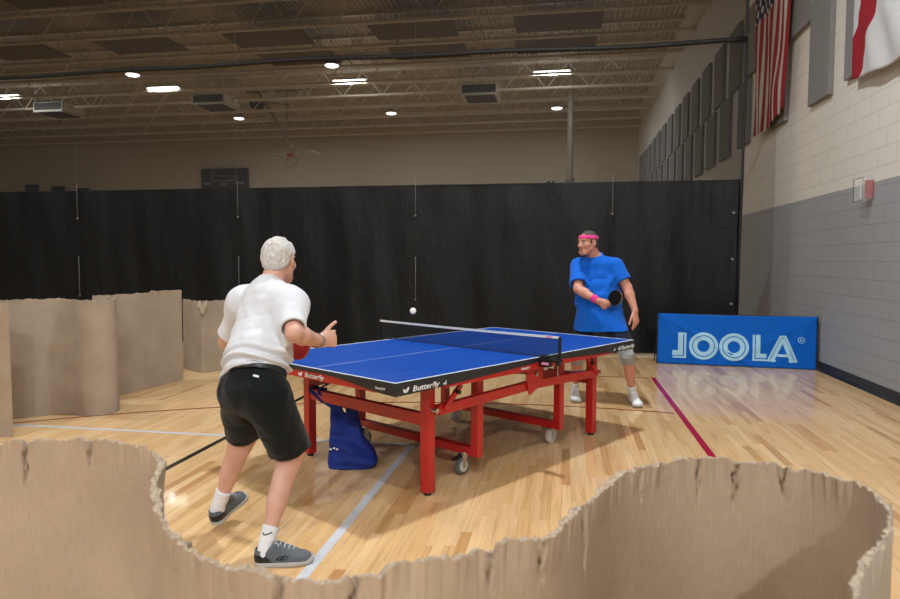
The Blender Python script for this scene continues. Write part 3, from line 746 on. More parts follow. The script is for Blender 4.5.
def put_strip(bm, name, Mx, parent, mat, lab=None):
    me = bpy.data.meshes.new(name); bm.to_mesh(me); bm.free(); me.transform(Mx)
    o = link_mesh(name, me, mat, parent); m = o.modifiers.new('thick', 'SOLIDIFY'); m.thickness = 0.0012; m.offset = 0
    if lab: o['label'] = lab
    return o
def frame(o, x, y):
    x = Vector(x); y = Vector(y); z = x.cross(y)
    Q = Matrix((x, y, z)).transposed().to_4x4(); Q.translation = Vector(o); return Q
put_strip(brand_strip(0.41, 0.037, 'main'), 'lettering', frame((-1.34, -0.7632, 0.698), (1, 0, 0.006), (0, 0, 1)), tb, M['white_print'], 'white lettering on the apron')
put_strip(brand_strip(0.37, 0.037, 'tail_first'), 'lettering', frame((1.0, -0.7632, 0.699), (1, 0, 0), (0, 0, 1)), tb, M['white_print'], 'white lettering on the apron')
put_strip(brand_strip(0.28, 0.036, 'plain'), 'lettering', frame((-1.3640, 0.16, 0.695), (0, -1, 0), (0, 0, 1)), tb, M['white_print'], 'white lettering on the end rail')
bm = bmesh.new(); me = text_mesh('- Butterfly 6', 0.022, 0.18, 0.0006); bm.from_mesh(me); bpy.data.meshes.remove(me)
put_strip(bm, 'lettering', frame((-0.235, -0.7600, 0.695), (1, 0, 0), (0, 0, 1)), tb, M['white_print'])
bm = bmesh.new(); me = text_mesh('Butterfly 6', 0.018, 0.0, 0.0004); bm.from_mesh(me); bpy.data.meshes.remove(me)
put_strip(bm, 'lettering', frame((-1.3712, -0.60, 0.712), (0, -1, 0), (0, 0, 1)), tb, M['white_print'])

# ------------------------------------------------------------------ the net
nt = empty('table_tennis_net', (TX, TY, 0), TA); tag(nt, 'dark net with white top tape clamped across the table', 'net')
P = np.zeros((60, 8, 3))
for i, v in enumerate(np.linspace(-0.905, 0.905, 60)):
    for j, z in enumerate(np.linspace(0.765, 0.901, 8)): P[i, j] = (0.001 * math.sin(i * 0.7), v, z - 0.004 * math.cos(v / 0.905 * PI / 2) * (j / 7))
grid_mesh('net_mesh', P, M['net_mesh'], nt)
MB().tube([(0.0, v, 0.766) for v in np.linspace(-0.905, 0.905, 12)], 0.003, 6).build('bottom_cord', M['cable'], nt, smooth=True)
b = MB(); b.ribbon([(0, v, 0.9055 - 0.004 * math.cos(v / 0.905 * PI / 2)) for v in np.linspace(-0.912, 0.912, 30)], 0.006, 0.016, (1, 0, 0)); b.build('top_tape', M['white_tape'], nt)
MB().box((-0.0045, -0.83, 0.905), (0.004, 0.05, 0.012)).build('tape_label', M['pink_print'], nt)
for sv in (-1, 1):
    p = MB().box((0, sv * 0.915, 0.83), (0.020, 0.016, 0.165), bevel=0.003).build('post', M['black_plastic'], nt)
    b = MB(); b.box((-0.0, sv * 0.845, 0.745), (0.050, 0.165, 0.020), bevel=0.004); b.box((-0.0, sv * 0.80, 0.768), (0.045, 0.075, 0.012), bevel=0.003); b.box((0, sv * 0.80, 0.712), (0.055, 0.085, 0.030), bevel=0.006); b.box((0, sv * 0.905, 0.74), (0.03, 0.03, 0.05), bevel=0.004)
    b.build('clamp', M['black_plastic'], nt)
    b = MB(); b.cyl((0, sv * 0.80, 0.675), (0, sv * 0.80, 0.70), 0.018, n=14); b.cyl((0.0, sv * 0.90, 0.64), (0.0, sv * 0.90, 0.72), 0.004, n=8); b.build('clamp_screw', M['chrome'], nt, sharp=40)
    MB().box((-0.0285, sv * 0.815, 0.722), (0.002, 0.055, 0.018)).build('clamp_label', M['pink_print'], nt)
o = MB().sph((-0.914, 3.991, 1.114), 0.02, 24).build('table_tennis_ball', M['ball'], smooth=True)
tag(o, 'small white ball in flight above the table', 'ball')

# ------------------------------------------------------------------ blue tote bag
bg = empty('tote_bag', (-1.44, 4.36, 0)); tag(bg, 'blue cloth tote bag slumped under the table, straps over the red bar', 'bag')
rr = Vector((0.986, 0.169, 0)); ff = Vector((-0.169, 0.986, 0))
nz_, na_ = 40, 72; P = np.zeros((na_, nz_, 3))
for j in range(nz_):
    v = j / (nz_ - 1); z = 0.003 + 0.405 * v
    # slumped outline: left and right edge (metres from the base centre) by height
    l = np.interp(v, [0, 0.08, 0.4, 0.75, 1], [-0.150, -0.160, -0.150, -0.148, -0.152]); r = np.interp(v, [0, 0.10, 0.28, 0.5, 0.8, 1.0], [0.172, 0.188, 0.150, 0.085, 0.052, 0.040])
    dp = np.interp(v, [0, 0.1, 0.5, 1], [0.095, 0.105, 0.07, 0.022]); fc_ = np.interp(v, [0, 1], [0, 0.06])
    for i in range(na_):
        a = 2 * PI * i / na_; c, s_ = math.cos(a), math.sin(a); e = 0.62
        x = (l + r) / 2 + (r - l) / 2 * math.copysign(abs(c) ** e, c); y = dp * math.copysign(abs(s_) ** e, s_)
        wv_ = 0.012 * math.sin(x * 45 + v * 13) * (0.25 + v) + 0.014 * math.sin(x * 21 - v * 9 + 1) * min(1, v * 4) + 0.012 * math.exp(-((v - 0.45 + x * 1.4) / 0.07) ** 2) - 0.012 * math.exp(-((v - 0.30 + x * 1.1) / 0.06) ** 2) + 0.006 * math.sin(v * 31 + x * 12)
        y += wv_ + fc_; zz_ = z
        if v > 0.80: zz_ += ((0.016 * math.sin(x * 60 + 0.8) - 0.040 * math.exp(-((x + 0.045) / 0.03) ** 2) + 0.012 * math.exp(-((x - 0.02) / 0.03) ** 2)) * (v - 0.80) / 0.20)
        P[i, j] = (rr * x + ff * y + Vector((0, 0, max(0.003, zz_))))[:]
me_o = grid_mesh('bag_body', P, M['bag'], bg, closed_u=True)
bm = bmesh.new(); bm.from_mesh(me_o.data); bm.verts.ensure_lookup_table(); bm.faces.new([bm.verts[i * nz_] for i in range(na_)]); bmesh.ops.recalc_face_normals(bm, faces=bm.faces); bm.to_mesh(me_o.data); bm.free()
m = me_o.modifiers.new('thick', 'SOLIDIFY'); m.thickness = 0.003
bar_z = 0.503
cT, sT = math.cos(TA), math.sin(TA)
def tw(u, v, z): return Vector((TX + cT * u - sT * v, TY + sT * u + cT * v, z))
for (x0, y0, vb, yo) in ((-0.13, 0.045, 0.545, 0), (-0.03, 0.045, 0.45, 0)):
    base = rr * x0 + ff * y0 + Vector((0, 0, 0.40)); org = Vector((-1.44, 4.36, 0))
    tp = tw(-0.985, vb, 0.49) - org; tp2 = tw(-0.985, vb, 0.508) - org; tp3 = tw(-0.925, vb, 0.508) - org; tp4 = tw(-0.925, vb, 0.42) - org; e_ = rr * (x0 + 0.03) + ff * (y0 + 0.05) + Vector((0, 0, 0.38))
    pts = [base - Vector((0, 0, 0.06)), base, base.lerp(tp, 0.5) + Vector((0, 0, -0.008)), tp, tp2, tp3, tp4, e_]
    MB().ribbon(pts, 0.030, 0.003, rr * 0.75 + Vector((0, 0, 0.66))).build('strap', M['bag'], bg)
b = MB()
for k in range(3): b.box(rr * (-0.125 + 0.022 * k) + ff * (-0.088 + 0.010 * (k == 1)) + Vector((0, 0, 0.142 + 0.004 * (k % 2))), (0.014, 0.002, 0.012), Matrix.Rotation(0.17, 3, 'Z'))
b.build('print', M['white_print'], bg)

# ------------------------------------------------------------------ cardboard barriers
def catmull(pts, ds):
    pts = np.array(pts, float); P = np.vstack([2 * pts[0] - pts[1], pts, 2 * pts[-1] - pts[-2]]); out = []
    for i in range(1, len(P) - 2):
        a, b_, c, d = P[i - 1:i + 3]; n = max(2, int(np.linalg.norm(c - b_) / 0.004))
        for k in range(n):
            q = k / n; out.append(0.5 * (2 * b_ + (c - a) * q + (2 * a - 5 * b_ + 4 * c - d) * q * q + (3 * b_ - a - 3 * c + d) * q ** 3))
    out.append(P[-2]); out = np.array(out)
    L = np.r_[0, np.cumsum(np.linalg.norm(np.diff(out, axis=0), axis=1))]; n = int(L[-1] / ds); S = np.linspace(0, L[-1], n)
    return np.c_[np.interp(S, L, out[:, 0]), np.interp(S, L, out[:, 1])], S
def vnoise(x, seed, f):
    rs = np.random.RandomState(seed); tab = rs.rand(4096); x = np.asarray(x) * f + 500; i = np.floor(x).astype(int); q = x - i; q = q * q * (3 - 2 * q)
    return (tab[i % 4096] * (1 - q) + tab[(i + 1) % 4096] * q) * 2 - 1
def barrier(label, pts, H, th, seed, ds=0.004, slits=(), rough=1.0, hfun=None, smooth_pts=4, group=None, shift=None, inner=None, cdir=1.0):
    C, S = catmull(pts, ds)
    if smooth_pts:
        k = int(smooth_pts / ds / 100); 
        if k > 1:
            for _ in range(2):
                Cp = np.vstack([np.repeat(C[:1], k, 0), C, np.repeat(C[-1:], k, 0)]); ker = np.ones(2 * k + 1) / (2 * k + 1)
                C = np.c_[np.convolve(Cp[:, 0], ker, 'valid'), np.convolve(Cp[:, 1], ker, 'valid')]
    T = np.gradient(C, axis=0); T /= np.linalg.norm(T, axis=1)[:, None] + 1e-9; N = np.c_[-T[:, 1], T[:, 0]]
    top = H + rough * (0.006 * vnoise(S, seed, 9) + 0.0045 * vnoise(S, seed + 1, 40) + 0.0035 * vnoise(S, seed + 2, 140))
    if hfun is not None: top = top + hfun(S / S[-1])
    for s0, dep, wd in slits: top = top - 0.010 * np.exp(-((S - s0) / 0.004) ** 2)
    zf = np.array([0, .15, .3, .45, .6, .7, .78, .82, .85, .875, .895, .912, .928, .942, .954, .965, .975, .984, .992, .997, 1.0])
    n, nzf = len(S), len(zf); both = []
    for side in (1, -1):
        P = np.zeros((n, nzf, 3))
        for j, q in enumerate(zf):
            z = 0.002 + (top - 0.002) * q if q > 0.9 else np.full(n, 0.002 + (H * 0.995) * q)
            z = np.minimum(z, top)
            buck = 0.006 * vnoise(S + q * 0.3, seed + 5, 2.7) * q + 0.0025 * vnoise(S, seed + 6, 12)
            flare = (0.004 * vnoise(S, seed + 7 + side, 30) + 0.003 * vnoise(S, seed + 9 + side, 130)) * rough * max(0, (q - 0.95) / 0.05)
            o = side * th / 2 + buck + flare
            for s0, dep, wd in slits:
                o = o + cdir * 0.017 * np.exp(-((S - s0 - 0.004 * np.sin(q * 160)) / 0.0026) ** 2) * np.clip(1 - (1 - q) * H / dep, 0, 1) ** 0.5
                o = o - cdir * 0.004 * np.clip((S - s0) / 0.004, 0, 1) * np.exp(-np.clip(S - s0, 0, 9) / 0.03) * np.clip(1 - (1 - q) * H / (dep * 1.3), 0, 1)
            P[:, j, :2] = C + N * o[:, None]; P[:, j, 2] = z
        both.append(P)
    A, B = both; nv = n * nzf; idx = np.arange(nv).reshape(n, nzf)
    Fa = np.stack([idx[:-1, :-1], idx[1:, :-1], idx[1:, 1:], idx[:-1, 1:]], -1).reshape(-1, 4)
    F = [Fa[:, ::-1], Fa + nv]
    # mid row of frayed top
    Mid = (A[:, -1] + B[:, -1]) / 2; Mid[:, 2] += rough * 0.003 * vnoise(S, seed + 20, 160); mi = np.arange(n) + 2 * nv
    F.append(np.stack([idx[:-1, -1], idx[1:, -1], mi[1:], mi[:-1]], -1)[:, ::-1]); F.append(np.stack([idx[:-1, -1] + nv, idx[1:, -1] + nv, mi[1:], mi[:-1]], -1))
    F.append(np.stack([idx[:-1, 0], idx[1:, 0], idx[1:, 0] + nv, idx[:-1, 0] + nv], -1))
    for e in (0, n - 1):
        F.append(np.stack([idx[e, :-1], idx[e, 1:], idx[e, 1:] + nv, idx[e, :-1] + nv], -1))
    V = np.vstack([A.reshape(-1, 3), B.reshape(-1, 3), Mid]); nf0 = len(Fa)
    me = bpy.data.meshes.new('cardboard_barrier'); FF_ = np.vstack(F); me.from_pydata(V.tolist(), [], FF_.tolist())
    UVv = np.vstack([np.stack([np.repeat(S[:, None], nzf, 1), A[..., 2]], -1).reshape(-1, 2), np.stack([np.repeat(S[:, None], nzf, 1), B[..., 2]], -1).reshape(-1, 2), np.c_[S, Mid[:, 2]]])
    L = me.uv_layers.new(name='UVMap'); vi = np.zeros(len(me.loops), dtype=np.int32); me.loops.foreach_get('vertex_index', vi); L.data.foreach_set('uv', UVv[vi].astype(np.float32).ravel())
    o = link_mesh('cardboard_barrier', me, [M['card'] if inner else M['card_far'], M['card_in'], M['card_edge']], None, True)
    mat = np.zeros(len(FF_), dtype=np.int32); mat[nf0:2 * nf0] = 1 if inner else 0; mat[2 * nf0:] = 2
    # torn rim: the uppermost rows show the frayed edge too
    me.polygons.foreach_set('material_index', mat); me.set_sharp_from_angle(angle=math.radians(50))
    return tag(o, label, 'cardboard barrier', group)
RIM = [(-2.6, 1.30), (-2.2, 1.02), (-1.8, 0.98), (-1.4, 1.09), (-1.117, 1.155), (-1.03, 1.181), (-0.95, 1.198), (-0.885, 1.203), (-0.827, 1.181), (-0.769, 1.142), (-0.716, 1.083), (-0.668, 0.996), (-0.622, 0.926), (-0.567, 0.858), (-0.519, 0.812), (-0.473, 0.772), (-0.427, 0.741),
       (-0.362, 0.717), (-0.31, 0.712), (-0.264, 0.72), (-0.212, 0.743), (-0.156, 0.775), (-0.101, 0.822), (-0.04, 0.874), (0.002, 0.94), (0.042, 1.03), (0.081, 1.125), (0.129, 1.204), (0.194, 1.262), (0.262, 1.294), (0.345, 1.300), (0.420, 1.268), (0.468, 1.209), (0.490, 1.154), (0.494, 1.109),
       (0.480, 1.056), (0.448, 0.991), (0.410, 0.928), (0.375, 0.878), (0.343, 0.825), (0.320, 0.772), (0.31, 0.71), (0.33, 0.63), (0.40, 0.55), (0.52, 0.50), (0.66, 0.50)]
SL = []
_C, _S = catmull(RIM, 0.0018)
for x_, y_, dep in ((-1.075, 1.165, 0.10), (-0.948, 1.197, 0.045), (-0.50, 0.796, 0.14), (-0.32, 0.712, 0.05), (-0.24, 0.73, 0.10), (-0.09, 0.83, 0.05), (-0.03, 0.885, 0.06), (0.03, 1.0, 0.09), (0.13, 1.205, 0.06), (0.25, 1.29, 0.07), (0.32, 1.302, 0.09), (0.40, 1.28, 0.05)):
    SL.append((_S[np.argmin(np.hypot(_C[:, 0] - x_, _C[:, 1] - y_))], dep, 0.004))
barrier('long wavy cardboard barrier curling across the foreground', RIM, 1.06, 0.009, 11, ds=0.0018, smooth_pts=1.2,
        slits=SL, inner=True)
GB = None
barrier('tall cardboard sheet cut off by the left picture edge', [(-5.6, 4.15), (-5.3, 4.45), (-5.0, 4.55), (-4.7, 4.54), (-4.5, 4.56), (-4.325, 4.60)], 1.075, 0.008, 31, ds=0.006)
barrier('widest cardboard sheet at left, bent in two shallow curves', [(-5.6, 4.80), (-5.2, 4.92), (-4.9, 5.06), (-4.72, 5.22), (-4.58, 5.34), (-4.47, 5.37), (-4.38, 5.36), (-4.28, 5.34), (-4.18, 5.37), (-4.11, 5.45), (-4.10, 5.53), (-4.15, 5.63), (-4.28, 5.76), (-4.42, 5.86)], 1.062, 0.008, 47, ds=0.005, hfun=lambda q: 0.012 - 0.02 * q)
barrier('middle cardboard sheet with torn right end', [(-4.70, 5.98), (-4.66, 6.06), (-4.60, 6.17), (-4.55, 6.32), (-4.52, 6.48), (-4.51, 6.66), (-4.48, 6.85), (-4.45, 7.02), (-4.42, 7.16)], 1.06, 0.008, 53, ds=0.005, hfun=lambda q: 0.01 * (q > 0.6))
low = barrier('small low cardboard sheet folded to a sharp corner beside the curtain', [(-4.92, 7.98), (-4.80, 7.88), (-4.62, 7.74), (-4.485, 7.655), (-4.47, 7.652), (-4.46, 7.664), (-4.41, 7.75), (-4.33, 7.88), (-4.22, 8.02), (-4.1, 8.12)], 0.905, 0.008, 67, ds=0.004, rough=1.6, smooth_pts=0)
Pf = np.zeros((10, 8, 3))
for i in range(10):
    for j in range(8):
        u_, v_ = i / 9, j / 7
        Pf[i, j] = (-4.50 + 0.10 * u_ + 0.02 * v_, 7.655 - 0.012 - 0.05 * math.sin(v_ * 2.2) + 0.05 * u_, 0.885 - 0.13 * v_ * (0.6 + 0.4 * math.sin(u_ * 3.0)) + 0.03 * math.sin(u_ * 9))
fl = grid_mesh('torn_flap', Pf, M['card_edge'], low, Pf[..., [0, 2]].copy()); m = fl.modifiers.new('thick', 'SOLIDIFY'); m.thickness = 0.005
# ------------------------------------------------------------------ people: distance-field modelling, polygonised with surface nets
A_ = lambda *v: np.array(v, dtype=np.float64)
def unit(v): v = np.asarray(v, float); return v / np.linalg.norm(v)
def smin(a, b, k):
    if k <= 0: return np.minimum(a, b)
    h = np.clip(0.5 + 0.5 * (b - a) / k, 0, 1); return b + (a - b) * h - k * h * (1 - h)
def smax(a, b, k): return -smin(-a, -b, k)
def cone(P, a, b, r0, r1):
    a = np.asarray(a, float); b = np.asarray(b, float); d = b - a; t = np.clip(((P - a) @ d) / (d @ d), 0, 1)
    q = P - a - t[:, None] * d; return np.sqrt((q * q).sum(1)) - (r0 + (r1 - r0) * t)
def ecap(P, a, b, X, ra, rb, rend):
    """tapered limb with an elliptical section; X: direction of the first radius; rend: roundness of the ends"""
    a = np.asarray(a, float); b = np.asarray(b, float); d = b - a; L2 = d @ d; n = d / math.sqrt(L2)
    X = np.asarray(X, float); X = unit(X - n * (X @ n)); Y = np.cross(n, X)
    q = P - a; t = np.clip((q @ d) / L2, 0, 1); q = q - t[:, None] * d
    rx = ra[0] + (rb[0] - ra[0]) * t; ry = ra[1] + (rb[1] - ra[1]) * t
    k = np.sqrt(((q @ X) / rx) ** 2 + ((q @ Y) / ry) ** 2 + ((q @ n) / rend) ** 2)
    return (k - 1) * np.minimum(np.minimum(rx, ry), rend)
def ellip(P, c, B, r):
    q = (P - np.asarray(c)) @ B.T / np.asarray(r); k = np.sqrt((q * q).sum(1)); return (k - 1) * min(r)
def plane(P, p, n): return (P - np.asarray(p)) @ unit(n)
def wob(P, f, s=0.0):
    x, y, z = P[:, 0] * f, P[:, 1] * f, P[:, 2] * f
    return (np.sin(x * 1.1 + 1.7 * np.sin(y * 0.9 + s) + s) + np.sin(y * 1.3 + 1.4 * np.sin(z * 1.1 + 2 * s)) + np.sin(z * 0.8 + 1.9 * np.sin(x * 0.7 + 3 * s))) / 3
def crease(P, a, b, w, amp):
    d = cone(P, a, b, 0, 0); return amp * np.exp(-(d / w) ** 2)

def surface(name, fn, lo, hi, cell, mats, parent=None, matfn=None, label=None):
    lo = np.asarray(lo, float); hi = np.asarray(hi, float); B = 8
    nb = np.ceil((hi - lo) / (cell * B)).astype(int); N = nb * B
    g = np.stack(np.meshgrid(*[np.arange(k) for k in nb], indexing='ij'), -1).reshape(-1, 3)
    cc = lo + (g * B + (B - 1) / 2) * cell; dc = fn(cc); rad = cell * B * 0.87 * 1.9 + 0.004
    F = np.ones(N, np.float32); act = np.abs(dc) < rad
    ins = g[(~act) & (dc < 0)]
    for i, j, k in ins: F[i * B:i * B + B, j * B:j * B + B, k * B:k * B + B] = -1
    off = np.stack(np.meshgrid(*[np.arange(B)] * 3, indexing='ij'), -1).reshape(-1, 3)
    ga = g[act]
    for s in range(0, len(ga), 400):
        gg = ga[s:s + 400]; ip = (gg[:, None, :] * B + off[None]).reshape(-1, 3); v = fn(lo + ip * cell); F[ip[:, 0], ip[:, 1], ip[:, 2]] = v
    S = F < 0
    C = np.zeros(tuple(N - 1), np.int8)
    for dx in (0, 1):
        for dy in (0, 1):
            for dz in (0, 1): C += S[dx:N[0] - 1 + dx, dy:N[1] - 1 + dy, dz:N[2] - 1 + dz]
    cells = np.argwhere((C > 0) & (C < 8)); vid = np.full(tuple(N - 1), -1, np.int32); vid[tuple(cells.T)] = np.arange(len(cells))
    acc = np.zeros((len(cells), 3)); cnt = np.zeros(len(cells))
    cor = [(0, 0, 0), (1, 0, 0), (0, 1, 0), (1, 1, 0), (0, 0, 1), (1, 0, 1), (0, 1, 1), (1, 1, 1)]
    fv = [F[cells[:, 0] + c[0], cells[:, 1] + c[1], cells[:, 2] + c[2]].astype(float) for c in cor]
    for a in range(8):
        for b in range(a + 1, 8):
            df = np.abs(np.array(cor[a]) - np.array(cor[b]))
            if df.sum() != 1: continue
            m = (fv[a] < 0) != (fv[b] < 0); t_ = np.where(m, fv[a] / np.where(m, fv[a] - fv[b], 1), 0)
            p = np.array(cor[a])[None] + t_[:, None] * (np.array(cor[b]) - np.array(cor[a]))[None]
            acc[m] += p[m]; cnt[m] += 1
    V = lo + (cells + acc / cnt[:, None]) * cell
    Q = []
    for ax in range(3):
        u, w = [(1, 2), (2, 0), (0, 1)][ax]
        sl0 = [slice(1, -1)] * 3; sl1 = [slice(1, -1)] * 3; sl0[ax] = slice(0, N[ax] - 1); sl1[ax] = slice(1, N[ax])
        s0, s1 = S[tuple(sl0)], S[tuple(sl1)]; e = np.argwhere(s0 != s1); flip = s0[tuple(e.T)]
        e = e + np.array([0 if q == ax else 1 for q in range(3)])
        def at(du, dw):
            c = e.copy(); c[:, u] -= du; c[:, w] -= dw; return vid[c[:, 0], c[:, 1], c[:, 2]]
        q = np.stack([at(1, 1), at(0, 1), at(0, 0), at(1, 0)], -1); q[~flip] = q[~flip][:, ::-1]; Q.append(q)
    Q = np.vstack(Q); Q = Q[(Q >= 0).all(1)]
    # keep only the largest connected surface(s): drop specks
    me = bpy.data.meshes.new(name); me.from_pydata(V.tolist(), [], Q.tolist())
    o = link_mesh(name, me, mats, parent, True)
    if matfn is not None:
        c = V[Q].mean(1); me.polygons.foreach_set('material_index', matfn(c).astype(np.int32))
    if label: o['label'] = label
    return o

def basis(fwd, up=(0, 0, 1)):
    f = unit(fwd); u = np.asarray(up, float); r = unit(np.cross(f, u)); u = np.cross(r, f); return np.array([r, f, u])   # rows: right, forward, up

def head_fn(c, B, s=1.0):
    """skull, jaw and features in the head's own frame (right, forward, up), metres"""
    def f(P):
        q = ((P - c) @ B.T) / s; ax = q * A_(1, 1, 1); ax[:, 0] = np.abs(ax[:, 0]); I = np.eye(3)
        d = ellip(q, A_(0, -0.012, 0.032), I, (0.074, 0.094, 0.088))
        d = smin(d, ellip(q, A_(0, 0.030, -0.030), I, (0.060, 0.066, 0.072)), 0.03)
        d = smin(d, cone(q, A_(-0.018, 0.068, -0.088), A_(0.018, 0.068, -0.088), 0.022, 0.022), 0.03)
        d = smin(d, cone(ax, A_(0.054, 0.005, -0.045), A_(0.030, 0.062, -0.080), 0.018, 0.016), 0.025)
        d = smin(d, cone(q, A_(-0.036, 0.078, 0.034), A_(0.036, 0.078, 0.034), 0.014, 0.014), 0.016)
        d = smin(d, ellip(ax, A_(0.042, 0.062, -0.014), I, (0.024, 0.022, 0.022)), 0.02)
        d = smax(d, -ellip(ax, A_(0.032, 0.100, 0.014), I, (0.019, 0.017, 0.012)), 0.012)
        d = smin(d, ellip(ax, A_(0.031, 0.078, 0.014), I, (0.014, 0.012, 0.010)), 0.004)
        d = smin(d, cone(q, A_(0, 0.086, 0.026), A_(0, 0.108, -0.020), 0.009, 0.0145), 0.012)
        d = smin(d, cone(ax, A_(0.0, 0.098, -0.024), A_(0.014, 0.090, -0.024), 0.010, 0.009), 0.008)
        d = smin(d, cone(q, A_(-0.018, 0.084, -0.050), A_(0.018, 0.084, -0.050), 0.0085, 0.0085), 0.008)
        d = smin(d, cone(q, A_(-0.015, 0.084, -0.063), A_(0.015, 0.084, -0.063), 0.0085, 0.0085), 0.008)
        d = smax(d, -cone(q, A_(-0.021, 0.097, -0.0565), A_(0.021, 0.097, -0.0565), 0.003, 0.003), 0.004)
        e = ellip(ax, A_(0.077, -0.010, 0.004), np.array([[0.94, 0.34, 0], [-0.34, 0.94, 0.0], [0, 0, 1]]), (0.009, 0.020, 0.033))
        e = smax(e, -ellip(ax, A_(0.086, -0.004, 0.006), I, (0.006, 0.010, 0.018)), 0.005)
        d = smin(d, e, 0.008)
        return d * s
    return f
def hand_list(w, d, n, s, curls, thumb, sc=1.0, spread=0.06):
    """returns capsules of a hand: w wrist, d finger direction, n direction the palm faces, s thumb side"""
    w, d, n, s = [np.asarray(v, float) for v in (w, d, n, s)]; d = unit(d); n = unit(n - d * (n @ d)); s = unit(s - d * (s @ d) - n * (s @ n)); out = []
    for i, (o, L, r) in enumerate(((0.034, 0.074, 0.0090), (0.0115, 0.083, 0.0093), (-0.0115, 0.077, 0.0088), (-0.033, 0.060, 0.0079))):
        p = w + sc * (d * (0.088 - 0.004 * abs(i - 1)) + s * o); ang = 0.0; sp = (1.5 - i) * spread
        ch = []
        for j, fr_ in enumerate((0.46, 0.30, 0.24)):
            ang += curls[i][j]; dd = unit((d * math.cos(sp) + s * math.sin(sp)) * math.cos(ang) + n * math.sin(ang)); e = p + sc * dd * L * fr_
            ch.append((p, e, sc * r * (1 - 0.09 * j), sc * r * (1 - 0.09 * (j + 1)))); p = e
        out.append(ch)
    p = w + sc * (d * 0.028 + s * 0.026 + n * 0.006); ch = []
    for (a, b_, c_), L, r in zip(thumb, (0.042, 0.033, 0.027), (0.0135, 0.0108, 0.0098)):
        dd = unit(d * a + s * b_ + n * c_); e = p + sc * dd * L; ch.append((p, e, sc * r, sc * r * 0.9)); p = e
    out.append(ch)
    return dict(w=w, d=d, n=n, s=s, sc=sc, ch=out)
def hand_fn(P, H):
    w, d, n, s, sc = H['w'], H['d'], H['n'], H['s'], H['sc']
    out = ecap(P, w + d * 0.005 * sc, w + d * 0.082 * sc, s, (0.030 * sc, 0.018 * sc), (0.043 * sc, 0.0135 * sc), 0.016 * sc)
    out = smin(out, ellip(P, w + sc * (d * 0.040 + s * 0.026 + n * 0.010), np.array([d, s, n]), (0.034 * sc, 0.018 * sc, 0.014 * sc)), 0.012)
    for ch in H['ch']:
        fd = None
        for a, b_, r0, r1 in ch:
            c = cone(P, a, b_, r0, r1); fd = c if fd is None else np.minimum(fd, c)
        out = smin(out, fd, 0.006)
    return out
SKIN = []
def skin_mat(name, c, c2):
    t = NT(name); co = t.coord(); b = t.noise(co, 14, 4, 0.6)
    t.base(t.mix(t.ramp(b, [(0.35, (0, 0, 0)), (0.7, (1, 1, 1))]), c, c2)); t.p(Roughness=0.5)
    t.b.inputs['Subsurface Weight'].default_value = 0.08; t.b.inputs['Subsurface Radius'].default_value = (0.01, 0.004, 0.002)
    t.p(Normal=t.bump(t.noise(co, 160, 3), 0.12, 0.003)); return t.m
def cloth_mat(name, c, fine=700, rough=0.85):
    t = NT(name); co = t.coord(); t.base(c); t.p(Roughness=rough); t.b.inputs['Specular IOR Level'].default_value = 0.2
    t.b.inputs['Sheen Weight'].default_value = 0.1
    t.p(Normal=t.bump(t.noise(co, fine, 2), 0.2, 0.002, t.bump(t.noise(co, 18, 3), 0.25, 0.012))); return t.m
M['skin_a'] = skin_mat('skin_light', rgb(206, 156, 136), rgb(216, 170, 150))
M['skin_b'] = skin_mat('skin_ruddy', rgb(196, 134, 110), rgb(208, 150, 126))
M['lip'] = plain('lip_skin', rgb(178, 112, 98), 0.5)
M['tee_white'] = cloth_mat('white_jersey', rgb(216, 218, 224)); M['tee_blue'] = cloth_mat('blue_jersey', rgb(10, 96, 200))
M['shorts_dark'] = cloth_mat('dark_green_black_twill', rgb(10, 18, 19)); M['shorts_navy'] = cloth_mat('navy_twill', rgb(20, 26, 46))
M['sock'] = cloth_mat('white_rib_sock', rgb(226, 226, 228), 400); M['sleeve_grey'] = cloth_mat('grey_knee_sleeve', rgb(150, 152, 152), 400)
M['pink'] = cloth_mat('pink_terry', rgb(226, 62, 140), 500)
def hair_mat(name, a, b_):
    t = NT(name); co = t.coord(); n_ = t.noise(t.scale(co, (1, 1, 0.45)), 120, 4, 0.7); t.base(t.mix(t.ramp(n_, [(0.35, (0, 0, 0)), (0.65, (1, 1, 1))]), a, b_)); t.p(Roughness=0.6, Normal=t.bump(n_, 0.9, 0.008)); return t.m
M['hair_white'] = hair_mat('white_hair', rgb(186, 182, 178), rgb(232, 230, 226)); M['hair_grey'] = hair_mat('dark_grey_hair', rgb(48, 42, 38), rgb(92, 84, 78))
M['shoe_grey'] = cloth_mat('grey_shoe_mesh', rgb(96, 102, 108), 500); M['shoe_black'] = plain('black_shoe_trim', rgb(22, 23, 26), 0.5); M['sole_white'] = plain('white_shoe_sole', rgb(178, 176, 172), 0.6); M['shoe_navy'] = cloth_mat('navy_shoe_lining', rgb(36, 48, 86))
M['shoe_white'] = plain('white_shoe_leather', rgb(238, 240, 242), 0.5, bump=0.1); M['lace'] = plain('pale_lace', rgb(206, 208, 210), 0.8)
M['eye_white'] = plain('eye_white', rgb(225, 220, 214), 0.3); M['iris'] = plain('dark_iris', rgb(44, 34, 28), 0.2)
M['rubber_red'] = plain('red_paddle_rubber', rgb(168, 16, 22), 0.5); M['rubber_black'] = plain('black_paddle_rubber', rgb(9, 9, 11), 0.7, spec=0.15); M['wood'] = plain('paddle_wood', rgb(190, 150, 104), 0.5)
M['bracelet'] = plain('bracelet_metal', rgb(150, 146, 140), 0.35, 0.8)
M['black_print'] = plain('black_print', rgb(18, 18, 22), 0.6)

def bounds(*pts, pad=0.2):
    p = np.array(pts); return p.min(0) - pad, p.max(0) + pad

